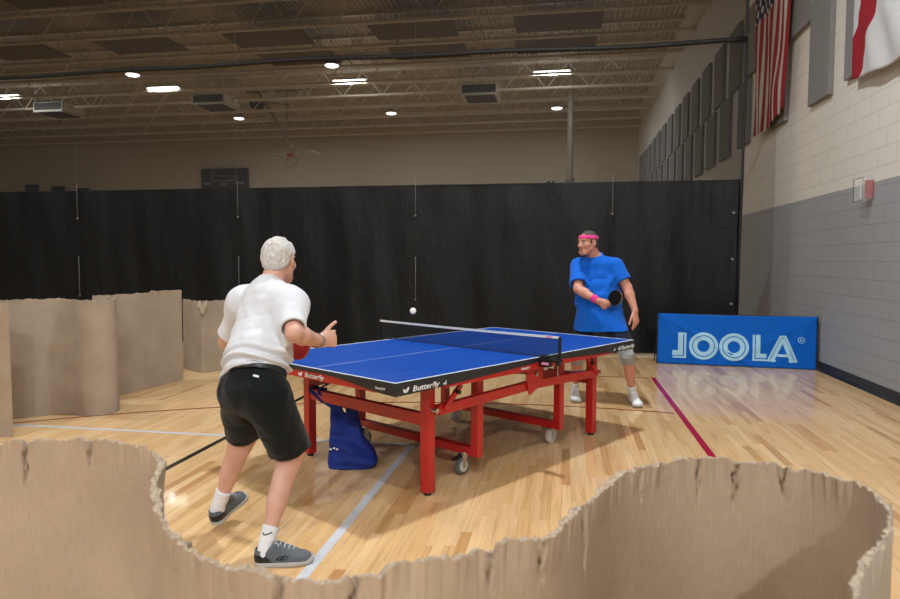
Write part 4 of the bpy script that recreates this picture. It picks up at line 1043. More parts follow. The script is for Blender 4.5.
# ---- shoes
def shoe(parent, heel, toe_dir, up, L, mats, outer, logo=None, lace_m='lace', ankle=None):
    """heel: rear end of the sole on its underside; outer: +1 if the outer side is the wearer's right"""
    B = basis(toe_dir, up); heel = np.asarray(heel, float); k = L / 0.29
    def loc(P): return ((P - heel) @ B.T) / k
    def out2(q, g):   # sole outline
        t_ = np.clip((q[:, 1] - 0.043) / (0.238 - 0.043), 0, 1)
        ctr = outer * 0.010 * np.sin(t_ * PI * 0.9) ; r = np.interp(t_, [0, 0.4, 0.75, 1], [0.037, 0.036, 0.047, 0.044]) + g
        return np.sqrt((q[:, 0] - ctr) ** 2 + (q[:, 1] - 0.043 - t_ * 0.195) ** 2) - r
    def sole(P):
        q = loc(P); lift = 0.014 * np.clip((q[:, 1] - 0.20) / 0.09, 0, 1) ** 2 + 0.006 * np.clip((0.03 - q[:, 1]) / 0.04, 0, 1) ** 2
        z = q[:, 2] - lift; return smax(out2(q, 0.001), np.abs(z - 0.012) - 0.012, 0.006) * k
    def upper(P):
        q = loc(P)
        d = ecap(q, A_(0, 0.045, 0.040), A_(outer * 0.008, 0.225, 0.028), A_(1, 0, 0), (0.037, 0.050), (0.046, 0.034), 0.046)
        d = smin(d, ecap(q, A_(0, 0.050, 0.050), A_(0, 0.048, 0.086), A_(1, 0, 0), (0.041, 0.047), (0.041, 0.050), 0.012), 0.02)
        d = smin(d, cone(q, A_(0, 0.095, 0.090), A_(0, 0.18, 0.058), 0.024, 0.019), 0.03)
        d = smax(d, out2(q, 0.004), 0.008)
        hole = ecap(q, A_(0, 0.052, 0.066), A_(0, 0.050, 0.14), A_(1, 0, 0), (0.033, 0.040), (0.0345, 0.043), 0.01)
        d = smax(d, -hole, 0.006); return smax(d, 0.022 - q[:, 2], 0.004) * k
    pts = [heel + B[1] * a * k + B[0] * b_ * k + B[2] * c * k for a in (-0.02, 0.31) for b_ in (-0.07, 0.07) for c in (-0.02, 0.13)]
    lo, hi = bounds(*pts, pad=0.01)
    def mf(c):
        q = loc(c); out = np.zeros(len(c))
        if len(mats) > 3:
            out[(q[:, 1] < 0.085 - 0.9 * (q[:, 2] - 0.03)) & (q[:, 2] < 0.062)] = 1
            out[(q[:, 2] > 0.078) & (np.hypot(q[:, 0], q[:, 1] - 0.052) < 0.042)] = 2
        return out
    u = surface('shoe', upper, lo, hi, 0.0042, [M[m_] for m_ in (mats[0], mats[2], mats[3])] if len(mats) > 3 else [M[mats[0]]], parent, mf)
    surface('sole', sole, lo, hi, 0.0042, [M[mats[1]]], u)
    W = lambda x, y, z: Vector(heel + k * (B[0] * x + B[1] * y + B[2] * z))
    b = MB()
    for i in range(5):
        y = 0.100 + 0.021 * i; zt_ = 0.119 - 0.42 * (y - 0.09)
        b.tube([W(-0.026, y - 0.002, zt_ - 0.016), W(-0.014, y + 0.004, zt_ - 0.002), W(0.0, y + 0.008, zt_ + 0.0015), W(0.014, y + 0.004, zt_ - 0.002), W(0.026, y - 0.002, zt_ - 0.016)], 0.0026, 6)
    for sx in (-1, 1): b.tube([W(0, 0.102, 0.100), W(sx * 0.016, 0.112, 0.108), W(sx * 0.030, 0.120, 0.098), W(sx * 0.018, 0.112, 0.094), W(0, 0.104, 0.099)], 0.0024, 6)
    b.build('lace', M[lace_m], u, smooth=True)
    if logo:
        b = MB()
        for dy in (0.0, 0.018):
            cx, cz = 0.128 + dy, 0.046
            pts = []
            for (py, pz) in ((-0.020, -0.006), (0.0, 0.009), (0.020, 0.006), (0.0, -0.009), (-0.020, -0.006)):
                p0 = A_(*W(outer * 0.075, cx + py, cz + pz)); n_ = -B[0] * outer
                for st in range(60):
                    dd = upper(p0[None])[0]
                    if dd < 0.001: break
                    p0 = p0 + n_ * max(0.0005, dd * 0.7)
                pts.append(Vector(p0))
            b.tube(pts, 0.0024, 6)
        b.build('emblem', M['black_print'], u, smooth=True)
    return u

def paddle(c, hd, nrm, front, back, label):
    """c blade centre, hd direction of the handle, nrm face normal"""
    B = Matrix([Vector(unit(np.cross(hd, nrm))), Vector(unit(hd)), Vector(unit(nrm))]).transposed().to_4x4(); B.translation = Vector(c)
    r = empty('table_tennis_paddle', c); tag(r, label, 'paddle'); r.matrix_world = B
    def outl(g):
        pts = []
        for k in range(48):
            a = 2 * PI * k / 48; x, y = (0.075 + g) * math.cos(a), (0.079 + g) * math.sin(a)
            if y > 0.055: 
                s_ = (y - 0.055) / 0.024; x *= 1 - 0.25 * s_
            pts.append((x, y))
        return pts
    MB().prism(outl(0.0), lambda x, y: (x, y, -0.003), lambda x, y: (x, y, 0.003)).build('blade', M['wood'], r)
    for nm, m_, z0, z1 in (('front_rubber', front, 0.003, 0.007), ('back_rubber', back, -0.003, -0.007)):
        MB().prism([p for p in outl(-0.001) if p[1] < 0.071], lambda x, y: (x, y, z0), lambda x, y: (x, y, z1)).build(nm, M[m_], r)
    h = MB(); h.box((0, 0.125, 0), (0.028, 0.10, 0.022), bevel=0.006); h.build('handle', M['wood'], r)
    return r

def march(fn, p, n_, off=0.001):
    p = np.asarray(p, float).copy(); n_ = unit(n_)
    for _ in range(120):
        d_ = fn(p[None])[0]
        if d_ < off: break
        p += n_ * max(0.0006, d_ * 0.6)
    return p

# ================================================================== the near player (back to us, left handed)
def near_player():
    pel, neck, hc = A_(-1.437, 2.900, 0.827), A_(-1.463, 3.157, 1.284), A_(-1.4452, 3.2287, 1.4190)
    Rv = A_(math.sin(math.radians(66)), -math.cos(math.radians(66)), 0); Fv = A_(-Rv[1], Rv[0], 0); S = unit(neck - pel); X = Rv; Yb = np.cross(S, X)   # Yb: towards the chest front
    if Yb @ Fv < 0: Yb = -Yb
    L = np.linalg.norm(neck - pel); up = lambda k: pel + S * L * k
    hL, hR = pel - 0.092 * Rv - A_(0, 0, 0.01), pel + 0.092 * Rv - A_(0, 0, 0.01)
    sL, sR = neck - 0.168 * Rv - S * 0.092, neck + 0.168 * Rv - S * 0.092
    eR, wR = A_(-1.2155, 2.866, 1.092), A_(-1.180, 3.090, 1.030)
    eL, wL = A_(-1.7794, 3.289, 0.987), A_(-1.600, 3.452, 0.915)
    kR, aR = A_(-1.3148, 3.061, 0.478), A_(-1.363, 2.848, 0.085)
    kL, aL = A_(-1.611, 3.145, 0.520), A_(-1.762, 3.148, 0.142)
    HB = basis(A_(-0.02, 0.99, -0.10), A_(0.02, 0.10, 1)); hf = head_fn(hc, HB, 1.0)
    dR = unit(A_(0.50, 0.86, 0.03)); camd = unit(A_(0.38, -0.92, 0.10))
    HR = hand_list(wR + dR * 0.012, dR, A_(-0.85, 0.48, -0.15), A_(0.05, 0.10, 1.0), [(0.7, 1.0, 0.7), (0.85, 1.1, 0.7), (0.95, 1.1, 0.7), (1.0, 1.1, 0.7)], [(0.75, 0.62, 0.1), (0.86, 0.52, 0.0), (0.90, 0.44, -0.05)], 1.0)
    # left hand closed round the paddle handle
    pc = A_(-1.432, 3.446, 0.952); hd = unit(wL + A_(0.02, 0.05, 0.0) - pc); pn = unit(A_(0.42, -0.86, 0.28)); pn = unit(pn - hd * (pn @ hd))
    grip = pc + hd * 0.128
    HL = hand_list(grip - unit(grip - eL) * 0.075 - pn * 0.018, unit(grip - eL) * 0.8 + pn * 0.0, pn, -np.cross(hd, pn) * 0 - hd, [(0.8, 1.2, 0.9)] * 4, [(0.7, 0.5, 0.5), (0.7, 0.2, 0.6), (0.7, 0.1, 0.5)], 1.0)
    wL = HL['w'] - HL['d'] * 0.01
    def legs(P, g=0.0):
        d = None
        for h_, k_, a_, sg in ((hL, kL, aL, -1), (hR, kR, aR, 1)):
            n_ = cone(P, h_, k_, 0.088, 0.058); n_ = smin(n_, cone(P, k_, k_ + (a_ - k_) * 0.12, 0.056, 0.054), 0.03)
            kd = unit(a_ - k_); back = unit(-Fv - kd * (-Fv @ kd)); cf = k_ + (a_ - k_) * 0.30 + back * 0.018
            n_ = smin(n_, cone(P, k_, a_, 0.051, 0.028), 0.02); n_ = smin(n_, ecap(P, k_ + kd * 0.06 + back * 0.010, k_ + (a_ - k_) * 0.52 + back * 0.012, X, (0.046, 0.052), (0.040, 0.044), 0.06), 0.035)
            n_ = smin(n_, cone(P, k_ - back * 0.028, k_ + kd * 0.03 - back * 0.026, 0.032, 0.028), 0.03)
            n_ = smin(n_, cone(P, a_ - A_(0, 0, 0.01), a_ + (A_(0.9, 0.35, 0) if sg > 0 else A_(0.18, 0.95, 0.2)) * 0.06 - A_(0, 0, 0.030), 0.026, 0.022), 0.02)
            d = n_ if d is None else smin(d, n_, 0.02)
        return d - g
    def torso(P):
        d = ecap(P, up(0.0), up(0.20), X, (0.132, 0.102), (0.132, 0.102), 0.10)
        d = smin(d, ecap(P, up(0.18), up(0.50), X, (0.132, 0.102), (0.138, 0.102), 0.10), 0.05)
        d = smin(d, ecap(P, up(0.50), up(0.82), X, (0.146, 0.106), (0.140, 0.082), 0.08), 0.05)
        d = smin(d, cone(P, sL, sR, 0.050, 0.050), 0.05); d = smin(d, cone(P, neck - S * 0.03, sL + S * 0.02, 0.055, 0.045), 0.03); return smin(d, cone(P, neck - S * 0.03, sR + S * 0.02, 0.055, 0.045), 0.03)
    def arms(P):
        d = None
        for s_, e_, w_, H in ((sL, eL, wL, HL), (sR, eR, wR, HR)):
            fd = unit(w_ - e_)
            n_ = cone(P, s_, e_, 0.052, 0.038); n_ = smin(n_, cone(P, e_, e_ + (w_ - e_) * 0.32, 0.034, 0.041), 0.02); n_ = smin(n_, cone(P, e_ + (w_ - e_) * 0.32, w_, 0.043, 0.0275), 0.02)
            n_ = smin(n_, hand_fn(P, H), 0.012); d = n_ if d is None else np.minimum(d, n_)
        return d
    def body(P):
        d = smin(torso(P), legs(P), 0.04); d = smin(d, cone(P, neck - S * 0.02, hc + HB[2] * (-0.03) - HB[1] * 0.02, 0.062, 0.056), 0.035)
        d = smin(d, hf(P), 0.02); return smin(d, arms(P), 0.025)
    allp = (aL, aR, kL, kR, hc + A_(0, 0, 0.05), wL, wR, eL, eR, sL, sR, HR['w'] + dR * 0.12)
    lo, hi = bounds(*allp, pad=0.12)
    def lipf(c):
        q = (c - hc) @ HB.T; return ((np.abs(q[:, 0]) < 0.024) & (q[:, 1] > 0.082) & (q[:, 2] < -0.044) & (q[:, 2] > -0.070))
    p = surface('person', body, lo, hi, 0.0045, [M['skin_a'], M['lip']], None, lipf)
    tag(p, 'white-haired person in white t-shirt and dark shorts crouching at the near table end', 'person')
    # t-shirt
    def sleeve(P, s_, e_, fr_, r0, r1):
        en = s_ + (e_ - s_) * fr_; d = cone(P, s_ - unit(e_ - s_) * 0.0, s_ + (e_ - s_) * 1.1, r0, r1); return smax(d, plane(P, en, e_ - s_), 0.006)
    def shirt(P):
        t0 = ecap(P, up(-0.12), up(0.30), X, (0.170, 0.144), (0.152, 0.126), 0.14)
        t0 = smin(t0, ecap(P, up(0.30), up(0.84), X, (0.152, 0.126), (0.160, 0.108), 0.09), 0.06); t0 = smin(t0, cone(P, neck - S * 0.03, sL, 0.068, 0.062), 0.06); t0 = smin(t0, cone(P, neck - S * 0.03, sR, 0.068, 0.062), 0.06)
        t0 = smin(t0, cone(P, sL - S * 0.005, sR - S * 0.005, 0.064, 0.064), 0.06)
        t0 = smin(t0, cone(P, neck - S * 0.06, neck + S * 0.06 + HB[1] * 0.02, 0.088, 0.066), 0.055)
        f = 0.0065 * wob(P * A_(1, 1, 0.55), 26, 0.7) + 0.0035 * wob(P * A_(1, 1, 0.8), 60, 2.1)
        low = np.clip(1 - np.abs(((P - pel) @ S) / L - 0.20) / 0.14, 0, 1); f = f + low * 0.013 * np.sin(((P - pel) @ S) * 125 + 2.2 * np.sin(P @ X * 13) + 1.0)
        f = f + crease(P, sL - Yb * 0.10 - S * 0.04 + X * 0.05, up(0.50) - Yb * 0.15 + X * 0.02, 0.022, 0.004) - crease(P, sL - Yb * 0.1 - S * 0.05 + X * 0.08, up(0.45) - Yb * 0.15 + X * 0.05, 0.022, 0.004)
        f = f + crease(P, sR - Yb * 0.10 - S * 0.10, up(0.35) - Yb * 0.15 + X * 0.06, 0.022, 0.004)
        t0 = t0 - f; t0 = np.minimum(t0, np.minimum(torso(P) - 0.006, shorts(P) - 0.008))
        t0 = smax(t0, plane(P, up(0.112), -S + 0.13 * X + 0.02 * Yb), 0.006)
        d = smin(t0, sleeve(P, sL, eL, 0.80, 0.060, 0.064) - 0.4 * f, 0.085); d = smin(d, sleeve(P, sR, eR, 0.85, 0.060, 0.066) - 0.4 * f, 0.085)
        col = plane(P, neck + S * 0.035 - Yb * 0.02, S + 0.35 * Yb); near_n = cone(P, neck, neck + S * 0.2, 0.10, 0.10)
        d = np.where(near_n < 0, smax(d, col, 0.004), d)
        hole = lambda s_, e_, fr_: cone(P, s_ + (e_ - s_) * (fr_ - 0.12), s_ + (e_ - s_) * 1.1, 0.050, 0.054)
        return np.maximum(d, -np.minimum(hole(sL, eL, 0.80), hole(sR, eR, 0.85)))
    lo2, hi2 = bounds(pel, neck, sL, sR, eL, eR, pad=0.22)
    # shorts with belt
    def shorts(P):
        d = ecap(P, up(-0.06), up(0.16), X, (0.152, 0.124), (0.146, 0.120), 0.10); 
        for h_, k_, fr_, r0_, r1_ in ((hL, kL, 0.97, 0.104, 0.080), (hR, kR, 0.93, 0.110, 0.100)):
            dr = unit(k_ - h_); l_ = cone(P, h_ - A_(0, 0, 0.02), h_ + (k_ - h_) * 1.05, r0_, r1_); l_ = smax(l_, plane(P, h_ + (k_ - h_) * fr_ - A_(0, 0, 0.01), dr * 0.7 + A_(0, 0, -0.5)), 0.006)
            d = smin(d, l_, 0.03)
        d = d - 0.007 * wob(P * A_(1, 1, 0.6), 24, 1.9) - 0.003 * wob(P, 60, 0.4); d = np.minimum(d, np.maximum(smin(torso(P), legs(P), 0.04), plane(P, (hL + hR) / 2 - A_(0, 0, 0.10), (0, 0, -1))) - 0.006)
        d = smax(d, plane(P, up(0.142), S), 0.006)
        hem = np.maximum(d + 0.012, np.minimum(-plane(P, hL + (kL - hL) * 0.80, kL - hL), -plane(P, hR + (kR - hR) * 0.76, kR - hR)))
        return np.maximum(d, -hem)
    lo3, hi3 = bounds(pel + A_(0, 0, 0.1), kL, kR, hL, hR, pad=0.16)
    sh = surface('t_shirt', shirt, lo2, hi2, 0.0048, [M['tee_white']], p)
    so = surface('shorts', shorts, lo3, hi3, 0.0048, [M['shorts_dark']], p)
    def belt(P):
        d = ecap(P, up(-0.06), up(0.24), X, (0.156, 0.128), (0.150, 0.124), 0.10); d = d + 0.007 * wob(P * A_(1, 1, 0.6), 24, 1.9) * 0; return np.maximum(np.abs(d) - 0.005, np.abs(plane(P, up(0.130), S)) - 0.017)
    surface('belt', belt, *bounds(up(0.130), pad=0.25), 0.005, [M['black_plastic']], so)
    b = MB(); lp = march(shorts, up(0.075) + X * 0.11 - Yb * 0.30, Yb, 0.001); xa = unit(X + Yb * 0.5)
    b.box(lp - Yb * 0.001, (0.028, 0.003, 0.010), Matrix((Vector(xa), Vector(unit(np.cross(S, xa))), Vector(S))).transposed()); b.build('pocket_tag', M['white_print'], so)
    # hair
    def hair(P):
        q = (P - hc) @ HB.T; I = np.eye(3); ax = q.copy(); ax[:, 0] = np.abs(ax[:, 0])
        d = ellip(q, A_(0, -0.014, 0.034), I, (0.079, 0.099, 0.090)); d = smin(d, ellip(q, A_(0, -0.040, -0.015), I, (0.064, 0.060, 0.060)), 0.03)
        d = d - 0.0036 * wob(q * A_(1, 1, 0.7), 85, 0.3) - 0.0026 * wob(q, 190, 1.1) - 0.001
        d = smax(d, (q[:, 1] * 0.75 - (q[:, 2] - 0.058) * 0.75 - 0.026), 0.008)            # hairline: front and temples
        d = smax(d, -(q[:, 2] + 0.060 + 0.25 * (q[:, 1] + 0.08)), 0.006)                     # nape
        d = smax(d, -ellip(ax, A_(0.080, -0.004, -0.002), I, (0.030, 0.024, 0.038)), 0.006)
        return d
    surface('hair', hair, *bounds(hc, pad=0.14), 0.0036, [M['hair_white']], p)
    for sx in (-1, 1):
        W = lambda x, y, z: Vector(hc + HB[0] * x + HB[1] * y + HB[2] * z)
        MB().tube([W(sx * 0.050, 0.083, 0.034), W(sx * 0.034, 0.094, 0.040), W(sx * 0.016, 0.096, 0.036)], 0.004, 6).build('eyebrow', M['hair_white'], p, smooth=True)
        e = MB().sph(W(sx * 0.031, 0.0805, 0.014), 0.0105, 16).build('eye', M['eye_white'], p, smooth=True); MB().sph(W(sx * 0.030, 0.0885, 0.0145), 0.0050, 12).build('iris', M['iris'], e, smooth=True)
    # bracelets on the right wrist
    fd = unit(wR - eR); xa = unit(np.cross(fd, A_(0, 0, 1))); ya = np.cross(xa, fd)
    for off, r_, rr_, m_ in ((-0.020, 0.0345, 0.0035, 'bracelet'), (-0.004, 0.0345, 0.0030, 'wood')):
        c = wR + fd * off; MB().tube([Vector(c + xa * r_ * 1.05 * math.cos(a) + ya * r_ * math.sin(a) + fd * 0.006 * math.cos(a)) for a in np.linspace(0, 2 * PI, 25)], rr_, 6).build('bracelet', M[m_], p, smooth=True)
    # socks and shoes
    for k_, a_, heel, td, upv, outer in ((kL, aL, A_(-1.773, 3.108, 0.048), A_(0.18, 0.95, 0.24), A_(0.0, -0.2, 1), -1), (kR, aR, A_(-1.412, 2.830, 0.0), A_(0.936, 0.351, 0.0), A_(0, 0, 1), 1)):
        B = basis(td, upv); ank = heel + B[1] * 0.052 + B[2] * 0.075
        def sock(P):
            ax_ = unit(k_ - ank); d = cone(P, ank - ax_ * 0.01, ank + ax_ * 0.13, 0.034, 0.042); d = smax(d, plane(P, ank + ax_ * 0.105, ax_), 0.004); d = smin(d, cone(P, ank - B[2] * 0.03, ank + B[1] * 0.07 - B[2] * 0.035, 0.034, 0.028), 0.02)
            return d - 0.0008 * np.sin(((P - ank) @ ax_) * 150 + 2.5 * wob(P, 30, 0.2))
        sk = surface('sock', sock, *bounds(ank, ank + (k_ - ank) * 0.3, pad=0.09), 0.0045, [M['sock']], p)
        if outer > 0:
            ax_ = unit(k_ - ank); sd = unit(B[0] * 0.9 - B[1] * 0.3); o_ = ank + ax_ * 0.085; pts = []
            for (u_, v_) in ((-0.021, 0.003), (-0.019, -0.004), (-0.010, -0.006), (0.004, -0.001), (0.025, 0.010)): pts.append(Vector(march(sock, o_ + sd * 0.09 + np.cross(ax_, sd) * u_ * 1.0 + ax_ * v_, -sd, 0.0012)))
            MB().tube(pts, 0.0030, 6).build('swoosh', M['black_print'], sk, smooth=True)
        shoe(p, heel, td, upv, 0.285, ('shoe_grey', 'sole_white', 'shoe_black', 'shoe_navy'), outer, True)
    paddle(pc, hd, pn, 'rubber_red', 'rubber_black', 'table tennis paddle with red face held by the white-haired person')
    return p
near_player()

# ================================================================== the far player (facing us, right handed)
def far_player():
    pel, neck, hc = A_(0.369, 6.939, 0.850), A_(0.318, 6.907, 1.455), A_(0.232, 6.845, 1.597)
    Fv = unit(A_(-0.28, -0.96, 0)); Rv = A_(Fv[1], -Fv[0], 0); S = unit(neck - pel); X = Rv; Yb = np.cross(S, X); Yb = Yb if Yb @ Fv > 0 else -Yb
    L = np.linalg.norm(neck - pel); up = lambda k: pel + S * L * k
    hL, hR = pel - 0.105 * Rv, pel + 0.105 * Rv; sL, sR = neck - 0.190 * Rv - S * 0.085, neck + 0.190 * Rv - S * 0.085
    eR, wR = A_(0.141, 6.745, 1.143), A_(0.338, 6.590, 1.070); eL, wL = A_(0.618, 6.798, 1.165), A_(0.689, 6.694, 0.938)
    kR, aR = A_(0.140, 6.740, 0.475), A_(0.127, 6.950, 0.095); kL, aL = A_(0.616, 6.646, 0.505), A_(0.695, 6.822, 0.095)
    HB = basis(A_(-0.72, -0.69, -0.06), A_(-0.08, -0.05, 1)); hf = head_fn(hc, HB, 1.03)
    pc = A_(0.487, 6.560, 1.068); pn = unit(A_(-0.62, -0.76, 0.16)); dR = unit(A_(0.75, -0.20, -0.42)); hd = unit(A_(-0.80, 0.05, -0.45)); hd = unit(hd - pn * (hd @ pn)); grip = pc + hd * 0.118
    HR = hand_list(grip - dR * 0.070 + pn * 0.020, dR, -pn, unit(np.cross(dR, pn)), [(0.35, 0.5, 0.4), (0.9, 1.2, 0.9), (1.0, 1.2, 0.9), (1.0, 1.2, 0.9)], [(0.85, 0.3, 0.5), (0.9, 0.0, 0.5), (0.9, -0.1, 0.3)], 1.0)
    if HR['s'][2] < 0: HR = hand_list(grip - dR * 0.070 + pn * 0.020, dR, -pn, -unit(np.cross(dR, pn)), [(0.35, 0.5, 0.4), (0.9, 1.2, 0.9), (1.0, 1.2, 0.9), (1.0, 1.2, 0.9)], [(0.85, 0.3, 0.5), (0.9, 0.0, 0.5), (0.9, -0.1, 0.3)], 1.0)
    wR = HR['w'] - HR['d'] * 0.01
    dL = unit(A_(0.10, -0.22, -0.95)); HL = hand_list(wL + dL * 0.01, dL, unit(A_(-0.75, 0.65, 0)), A_(-0.6, -0.75, 0), [(0.15, 0.25, 0.2), (0.25, 0.35, 0.25), (0.35, 0.4, 0.3), (0.45, 0.45, 0.3)], [(0.75, 0.62, 0.15), (0.88, 0.42, 0.2), (0.93, 0.3, 0.2)], 1.08, 0.09)
    def legs(P):
        d = None
        for h_, k_, a_ in ((hL, kL, aL), (hR, kR, aR)):
            kd = unit(a_ - k_); back = unit(-Fv - kd * (-Fv @ kd))
            n_ = cone(P, h_, k_, 0.098, 0.062); n_ = smin(n_, cone(P, k_, a_, 0.055, 0.030), 0.02); n_ = smin(n_, ecap(P, k_ + kd * 0.06 + back * 0.012, k_ + (a_ - k_) * 0.52 + back * 0.015, X, (0.050, 0.054), (0.044, 0.046), 0.06), 0.035)
            n_ = smin(n_, cone(P, k_ - back * 0.028, k_ + kd * 0.03 - back * 0.026, 0.034, 0.030), 0.03); n_ = smin(n_, cone(P, a_ - A_(0, 0, 0.01), a_ + A_(0.08, -0.99, 0) * 0.07 - A_(0, 0, 0.04), 0.030, 0.026), 0.02)
            d = n_ if d is None else smin(d, n_, 0.02)
        return d
    def torso(P):
        d = ecap(P, up(0.0), up(0.20), X, (0.185, 0.140), (0.190, 0.150), 0.10); d = smin(d, ecap(P, up(0.18) + Yb * 0.035, up(0.52) + Yb * 0.02, X, (0.190, 0.155), (0.185, 0.135), 0.10), 0.05)
        d = smin(d, ecap(P, up(0.50), up(0.86), X, (0.182, 0.130), (0.165, 0.095), 0.08), 0.05); d = smin(d, cone(P, sL, sR, 0.062, 0.062), 0.05)
        d = smin(d, cone(P, neck - S * 0.03, sL + S * 0.02, 0.058, 0.048), 0.03); return smin(d, cone(P, neck - S * 0.03, sR + S * 0.02, 0.058, 0.048), 0.03)
    def arms(P):
        d = None
        for s_, e_, w_, H in ((sL, eL, wL, HL), (sR, eR, wR, HR)):
            n_ = cone(P, s_, e_, 0.058, 0.046); n_ = smin(n_, cone(P, e_, e_ + (w_ - e_) * 0.32, 0.045, 0.048), 0.02); n_ = smin(n_, cone(P, e_ + (w_ - e_) * 0.32, w_, 0.046, 0.030), 0.02)
            n_ = smin(n_, hand_fn(P, H), 0.012); d = n_ if d is None else np.minimum(d, n_)
        return d
    def body(P):
        d = smin(torso(P), legs(P), 0.04); d = smin(d, cone(P, neck - S * 0.02, hc - HB[2] * 0.03 - HB[1] * 0.015, 0.066, 0.060), 0.035); d = smin(d, hf(P), 0.02); return smin(d, arms(P), 0.025)
    lo, hi = bounds(aL - A_(0, 0, 0.05), aR, kL, kR, hc + A_(0, 0, 0.05), wL + dL * 0.15, wR, eL, eR, sL, sR, pc, pad=0.13)
    def lipf(c):
        q = (c - hc) @ HB.T / 1.03; return ((np.abs(q[:, 0]) < 0.024) & (q[:, 1] > 0.080) & (q[:, 2] < -0.044) & (q[:, 2] > -0.070))
    p = surface('person', body, lo, hi, 0.005, [M['skin_b'], M['lip']], None, lipf)
    tag(p, 'person in blue t-shirt and pink headband swinging a paddle behind the far table end', 'person')
    def shirt(P):
        t0 = ecap(P, up(-0.55) + Yb * 0.10, up(0.30) + Yb * 0.01, X, (0.232, 0.225), (0.212, 0.178), 0.14); t0 = smin(t0, ecap(P, up(0.30) + Yb * 0.01, up(0.86), X, (0.212, 0.174), (0.186, 0.122), 0.09), 0.06)
        t0 = smin(t0, cone(P, sL - S * 0.005, sR - S * 0.005, 0.068, 0.068), 0.06); t0 = smin(t0, cone(P, neck - S * 0.06, neck + S * 0.06, 0.094, 0.070), 0.055)
        f = 0.008 * wob(P * A_(1, 1, 0.45), 24, 1.3) + 0.004 * wob(P * A_(1, 1, 0.7), 52, 0.3)
        f = f + crease(P, sL + Yb * 0.1 - S * 0.1, up(0.15) + Yb * 0.16 + X * 0.02, 0.028, 0.012) + crease(P, sR + Yb * 0.11 - S * 0.12, up(0.0) + Yb * 0.18 + X * 0.10, 0.02, 0.010) - crease(P, sR + Yb * 0.11 - S * 0.12 - X * 0.04, up(0.0) + Yb * 0.18 + X * 0.05, 0.018, 0.010) + crease(P, up(0.5) + Yb * 0.16, up(-0.1) + Yb * 0.18 - X * 0.10, 0.02, 0.009)
        t0 = smin(t0, legs(P) - 0.028, 0.06) - f; t0 = np.minimum(t0, torso(P) - 0.007); t0 = smax(t0, plane(P, up(-0.185), -S + 0.05 * X), 0.006)
        def sl(s_, e_, fr_): return smax(cone(P, s_, s_ + (e_ - s_) * 1.1, 0.074, 0.092) - 0.5 * f, plane(P, s_ + (e_ - s_) * fr_, e_ - s_), 0.006)
        d = smin(t0, sl(sL, eL, 0.72), 0.035); d = smin(d, sl(sR, eR, 0.80), 0.035)
        col = plane(P, neck + S * 0.025 + Yb * 0.03, S + 0.30 * Yb); d = np.where(cone(P, neck, neck + S * 0.2, 0.105, 0.105) < 0, smax(d, col, 0.004), d)
        hole = lambda s_, e_, fr_: cone(P, s_ + (e_ - s_) * (fr_ - 0.10), s_ + (e_ - s_) * 1.1, 0.066, 0.074)
        return np.maximum(d, -np.minimum(hole(sL, eL, 0.72), hole(sR, eR, 0.80)))
    def shorts(P):
        d = ecap(P, up(-0.08), up(0.12), X, (0.190, 0.152), (0.185, 0.150), 0.10); 
        for h_, k_ in ((hL, kL), (hR, kR)): d = smin(d, smax(cone(P, h_, h_ + (k_ - h_) * 1.05, 0.102, 0.100), plane(P, h_ + (k_ - h_) * 0.72, unit(k_ - h_) * 0.7 + A_(0, 0, -0.5)), 0.006), 0.03)
        d = d - 0.007 * wob(P * A_(1, 1, 0.5), 24, 0.9); d = np.minimum(d, np.maximum(smin(torso(P), legs(P), 0.04), plane(P, pel - A_(0, 0, 0.15), (0, 0, -1))) - 0.006); return smax(d, plane(P, up(0.16), S), 0.006)
    surface('t_shirt', shirt, *bounds(pel - A_(0, 0, 0.1), neck, sL, sR, eL, eR, pad=0.25), 0.0055, [M['tee_blue']], p)
    surface('shorts', shorts, *bounds(pel + A_(0, 0, 0.1), kL, kR, pad=0.2), 0.006, [M['shorts_navy']], p)
    for k_, h_, a_ in ((kL, hL, aL), (kR, hR, aR)):
        def ks(P): 
            d = legs(P) - 0.007 - 0.0015 * np.sin(P[:, 2] * 160); return np.maximum(np.maximum(d, plane(P, k_ + unit(a_ - k_) * 0.085, a_ - k_)), np.maximum(plane(P, k_ + unit(h_ - k_) * 0.10, h_ - k_), cone(P, k_, k_ + A_(0, 0, 0.001), 0.17, 0.17)))
        surface('knee_sleeve', ks, *bounds(k_, pad=0.16), 0.0055, [M['sleeve_grey']], p)
    def hair(P):
        q = (P - hc) @ HB.T / 1.03; I = np.eye(3); ax = q.copy(); ax[:, 0] = np.abs(ax[:, 0]); d = ellip(q, A_(0, -0.014, 0.036), I, (0.079, 0.099, 0.090)); d = smin(d, ellip(q, A_(0, -0.040, -0.015), I, (0.064, 0.060, 0.060)), 0.03)
        d = d - 0.004 * wob(q, 90, 0.8) - 0.001; d = smax(d, (q[:, 1] * 0.80 - (q[:, 2] - 0.070) * 0.6 - 0.030), 0.008); side = smax(ellip(ax, A_(0.066, 0.020, 0.020), I, (0.012, 0.010, 0.026)), -1e3, 0)
        d = smax(d, -(q[:, 2] + 0.055 + 0.25 * (q[:, 1] + 0.08)), 0.006); d = smax(d, -ellip(ax, A_(0.080, -0.004, -0.002), I, (0.030, 0.022, 0.038)), 0.006); return np.minimum(d, side)
    surface('hair', hair, *bounds(hc, pad=0.15), 0.0042, [M['hair_grey']], p)
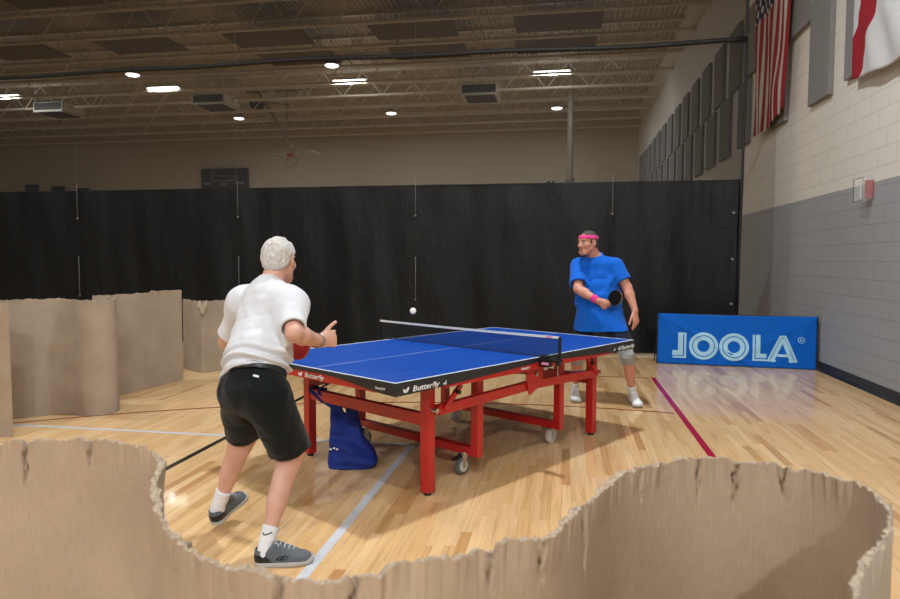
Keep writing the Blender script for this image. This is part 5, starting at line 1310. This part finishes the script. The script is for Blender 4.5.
    def band(P):
        q = (P - hc) @ HB.T / 1.03; d = ellip(q, A_(0, -0.012, 0.036), np.eye(3), (0.081, 0.102, 0.095)); zc_ = q[:, 2] - 0.060 - 0.10 * q[:, 1]; return np.maximum(np.abs(d) - 0.005, np.abs(zc_) - 0.017)
    surface('headband', band, *bounds(hc, pad=0.15), 0.0042, [M['pink']], p)
    for sx in (-1, 1):
        W = lambda x, y, z: Vector(hc + 1.03 * (HB[0] * x + HB[1] * y + HB[2] * z))
        MB().tube([W(sx * 0.050, 0.083, 0.033), W(sx * 0.034, 0.094, 0.038), W(sx * 0.016, 0.096, 0.034)], 0.0042, 6).build('eyebrow', M['hair_grey'], p, smooth=True)
        e = MB().sph(W(sx * 0.031, 0.0805, 0.014), 0.0105, 16).build('eye', M['eye_white'], p, smooth=True); MB().sph(W(sx * 0.030, 0.0880, 0.0140), 0.0060, 12).build('iris', M['iris'], e, smooth=True)
    fd = unit(wR - eR); wc = wR - fd * 0.035
    def wb(P): return np.maximum(cone(P, wc - fd * 0.05, wc + fd * 0.05, 0.040, 0.036) - 0.001 * wob(P, 200, 0.2), np.abs(plane(P, wc, fd)) - 0.030)
    surface('wristband', wb, *bounds(wc, pad=0.08), 0.0045, [M['pink']], p)
    for k_, a_, heel, td, outer in ((kL, aL, A_(0.690, 6.878, 0.0), A_(0.10, -0.99, 0), -1), (kR, aR, A_(0.125, 7.005, 0.0), A_(0.06, -1.0, 0), 1)):
        B = basis(td); ank = heel + B[1] * 0.052 + B[2] * 0.075
        def sock(P):
            ax_ = unit(k_ - ank); d = smax(cone(P, ank - ax_ * 0.01, ank + ax_ * 0.15, 0.036, 0.045), plane(P, ank + ax_ * 0.115, ax_), 0.004); d = smin(d, cone(P, ank - B[2] * 0.03, ank + B[1] * 0.07 - B[2] * 0.035, 0.034, 0.028), 0.02); return d - 0.0008 * np.sin(((P - ank) @ ax_) * 150)
        surface('sock', sock, *bounds(ank, ank + (k_ - ank) * 0.35, pad=0.10), 0.005, [M['sock']], p)
        shoe(p, heel, td, A_(0, 0, 1), 0.325, ('shoe_white', 'sole_white'), outer, None)
    paddle(pc, hd, pn, 'rubber_black', 'rubber_red', 'table tennis paddle with black face held by the person in blue')
    return p
far_player()
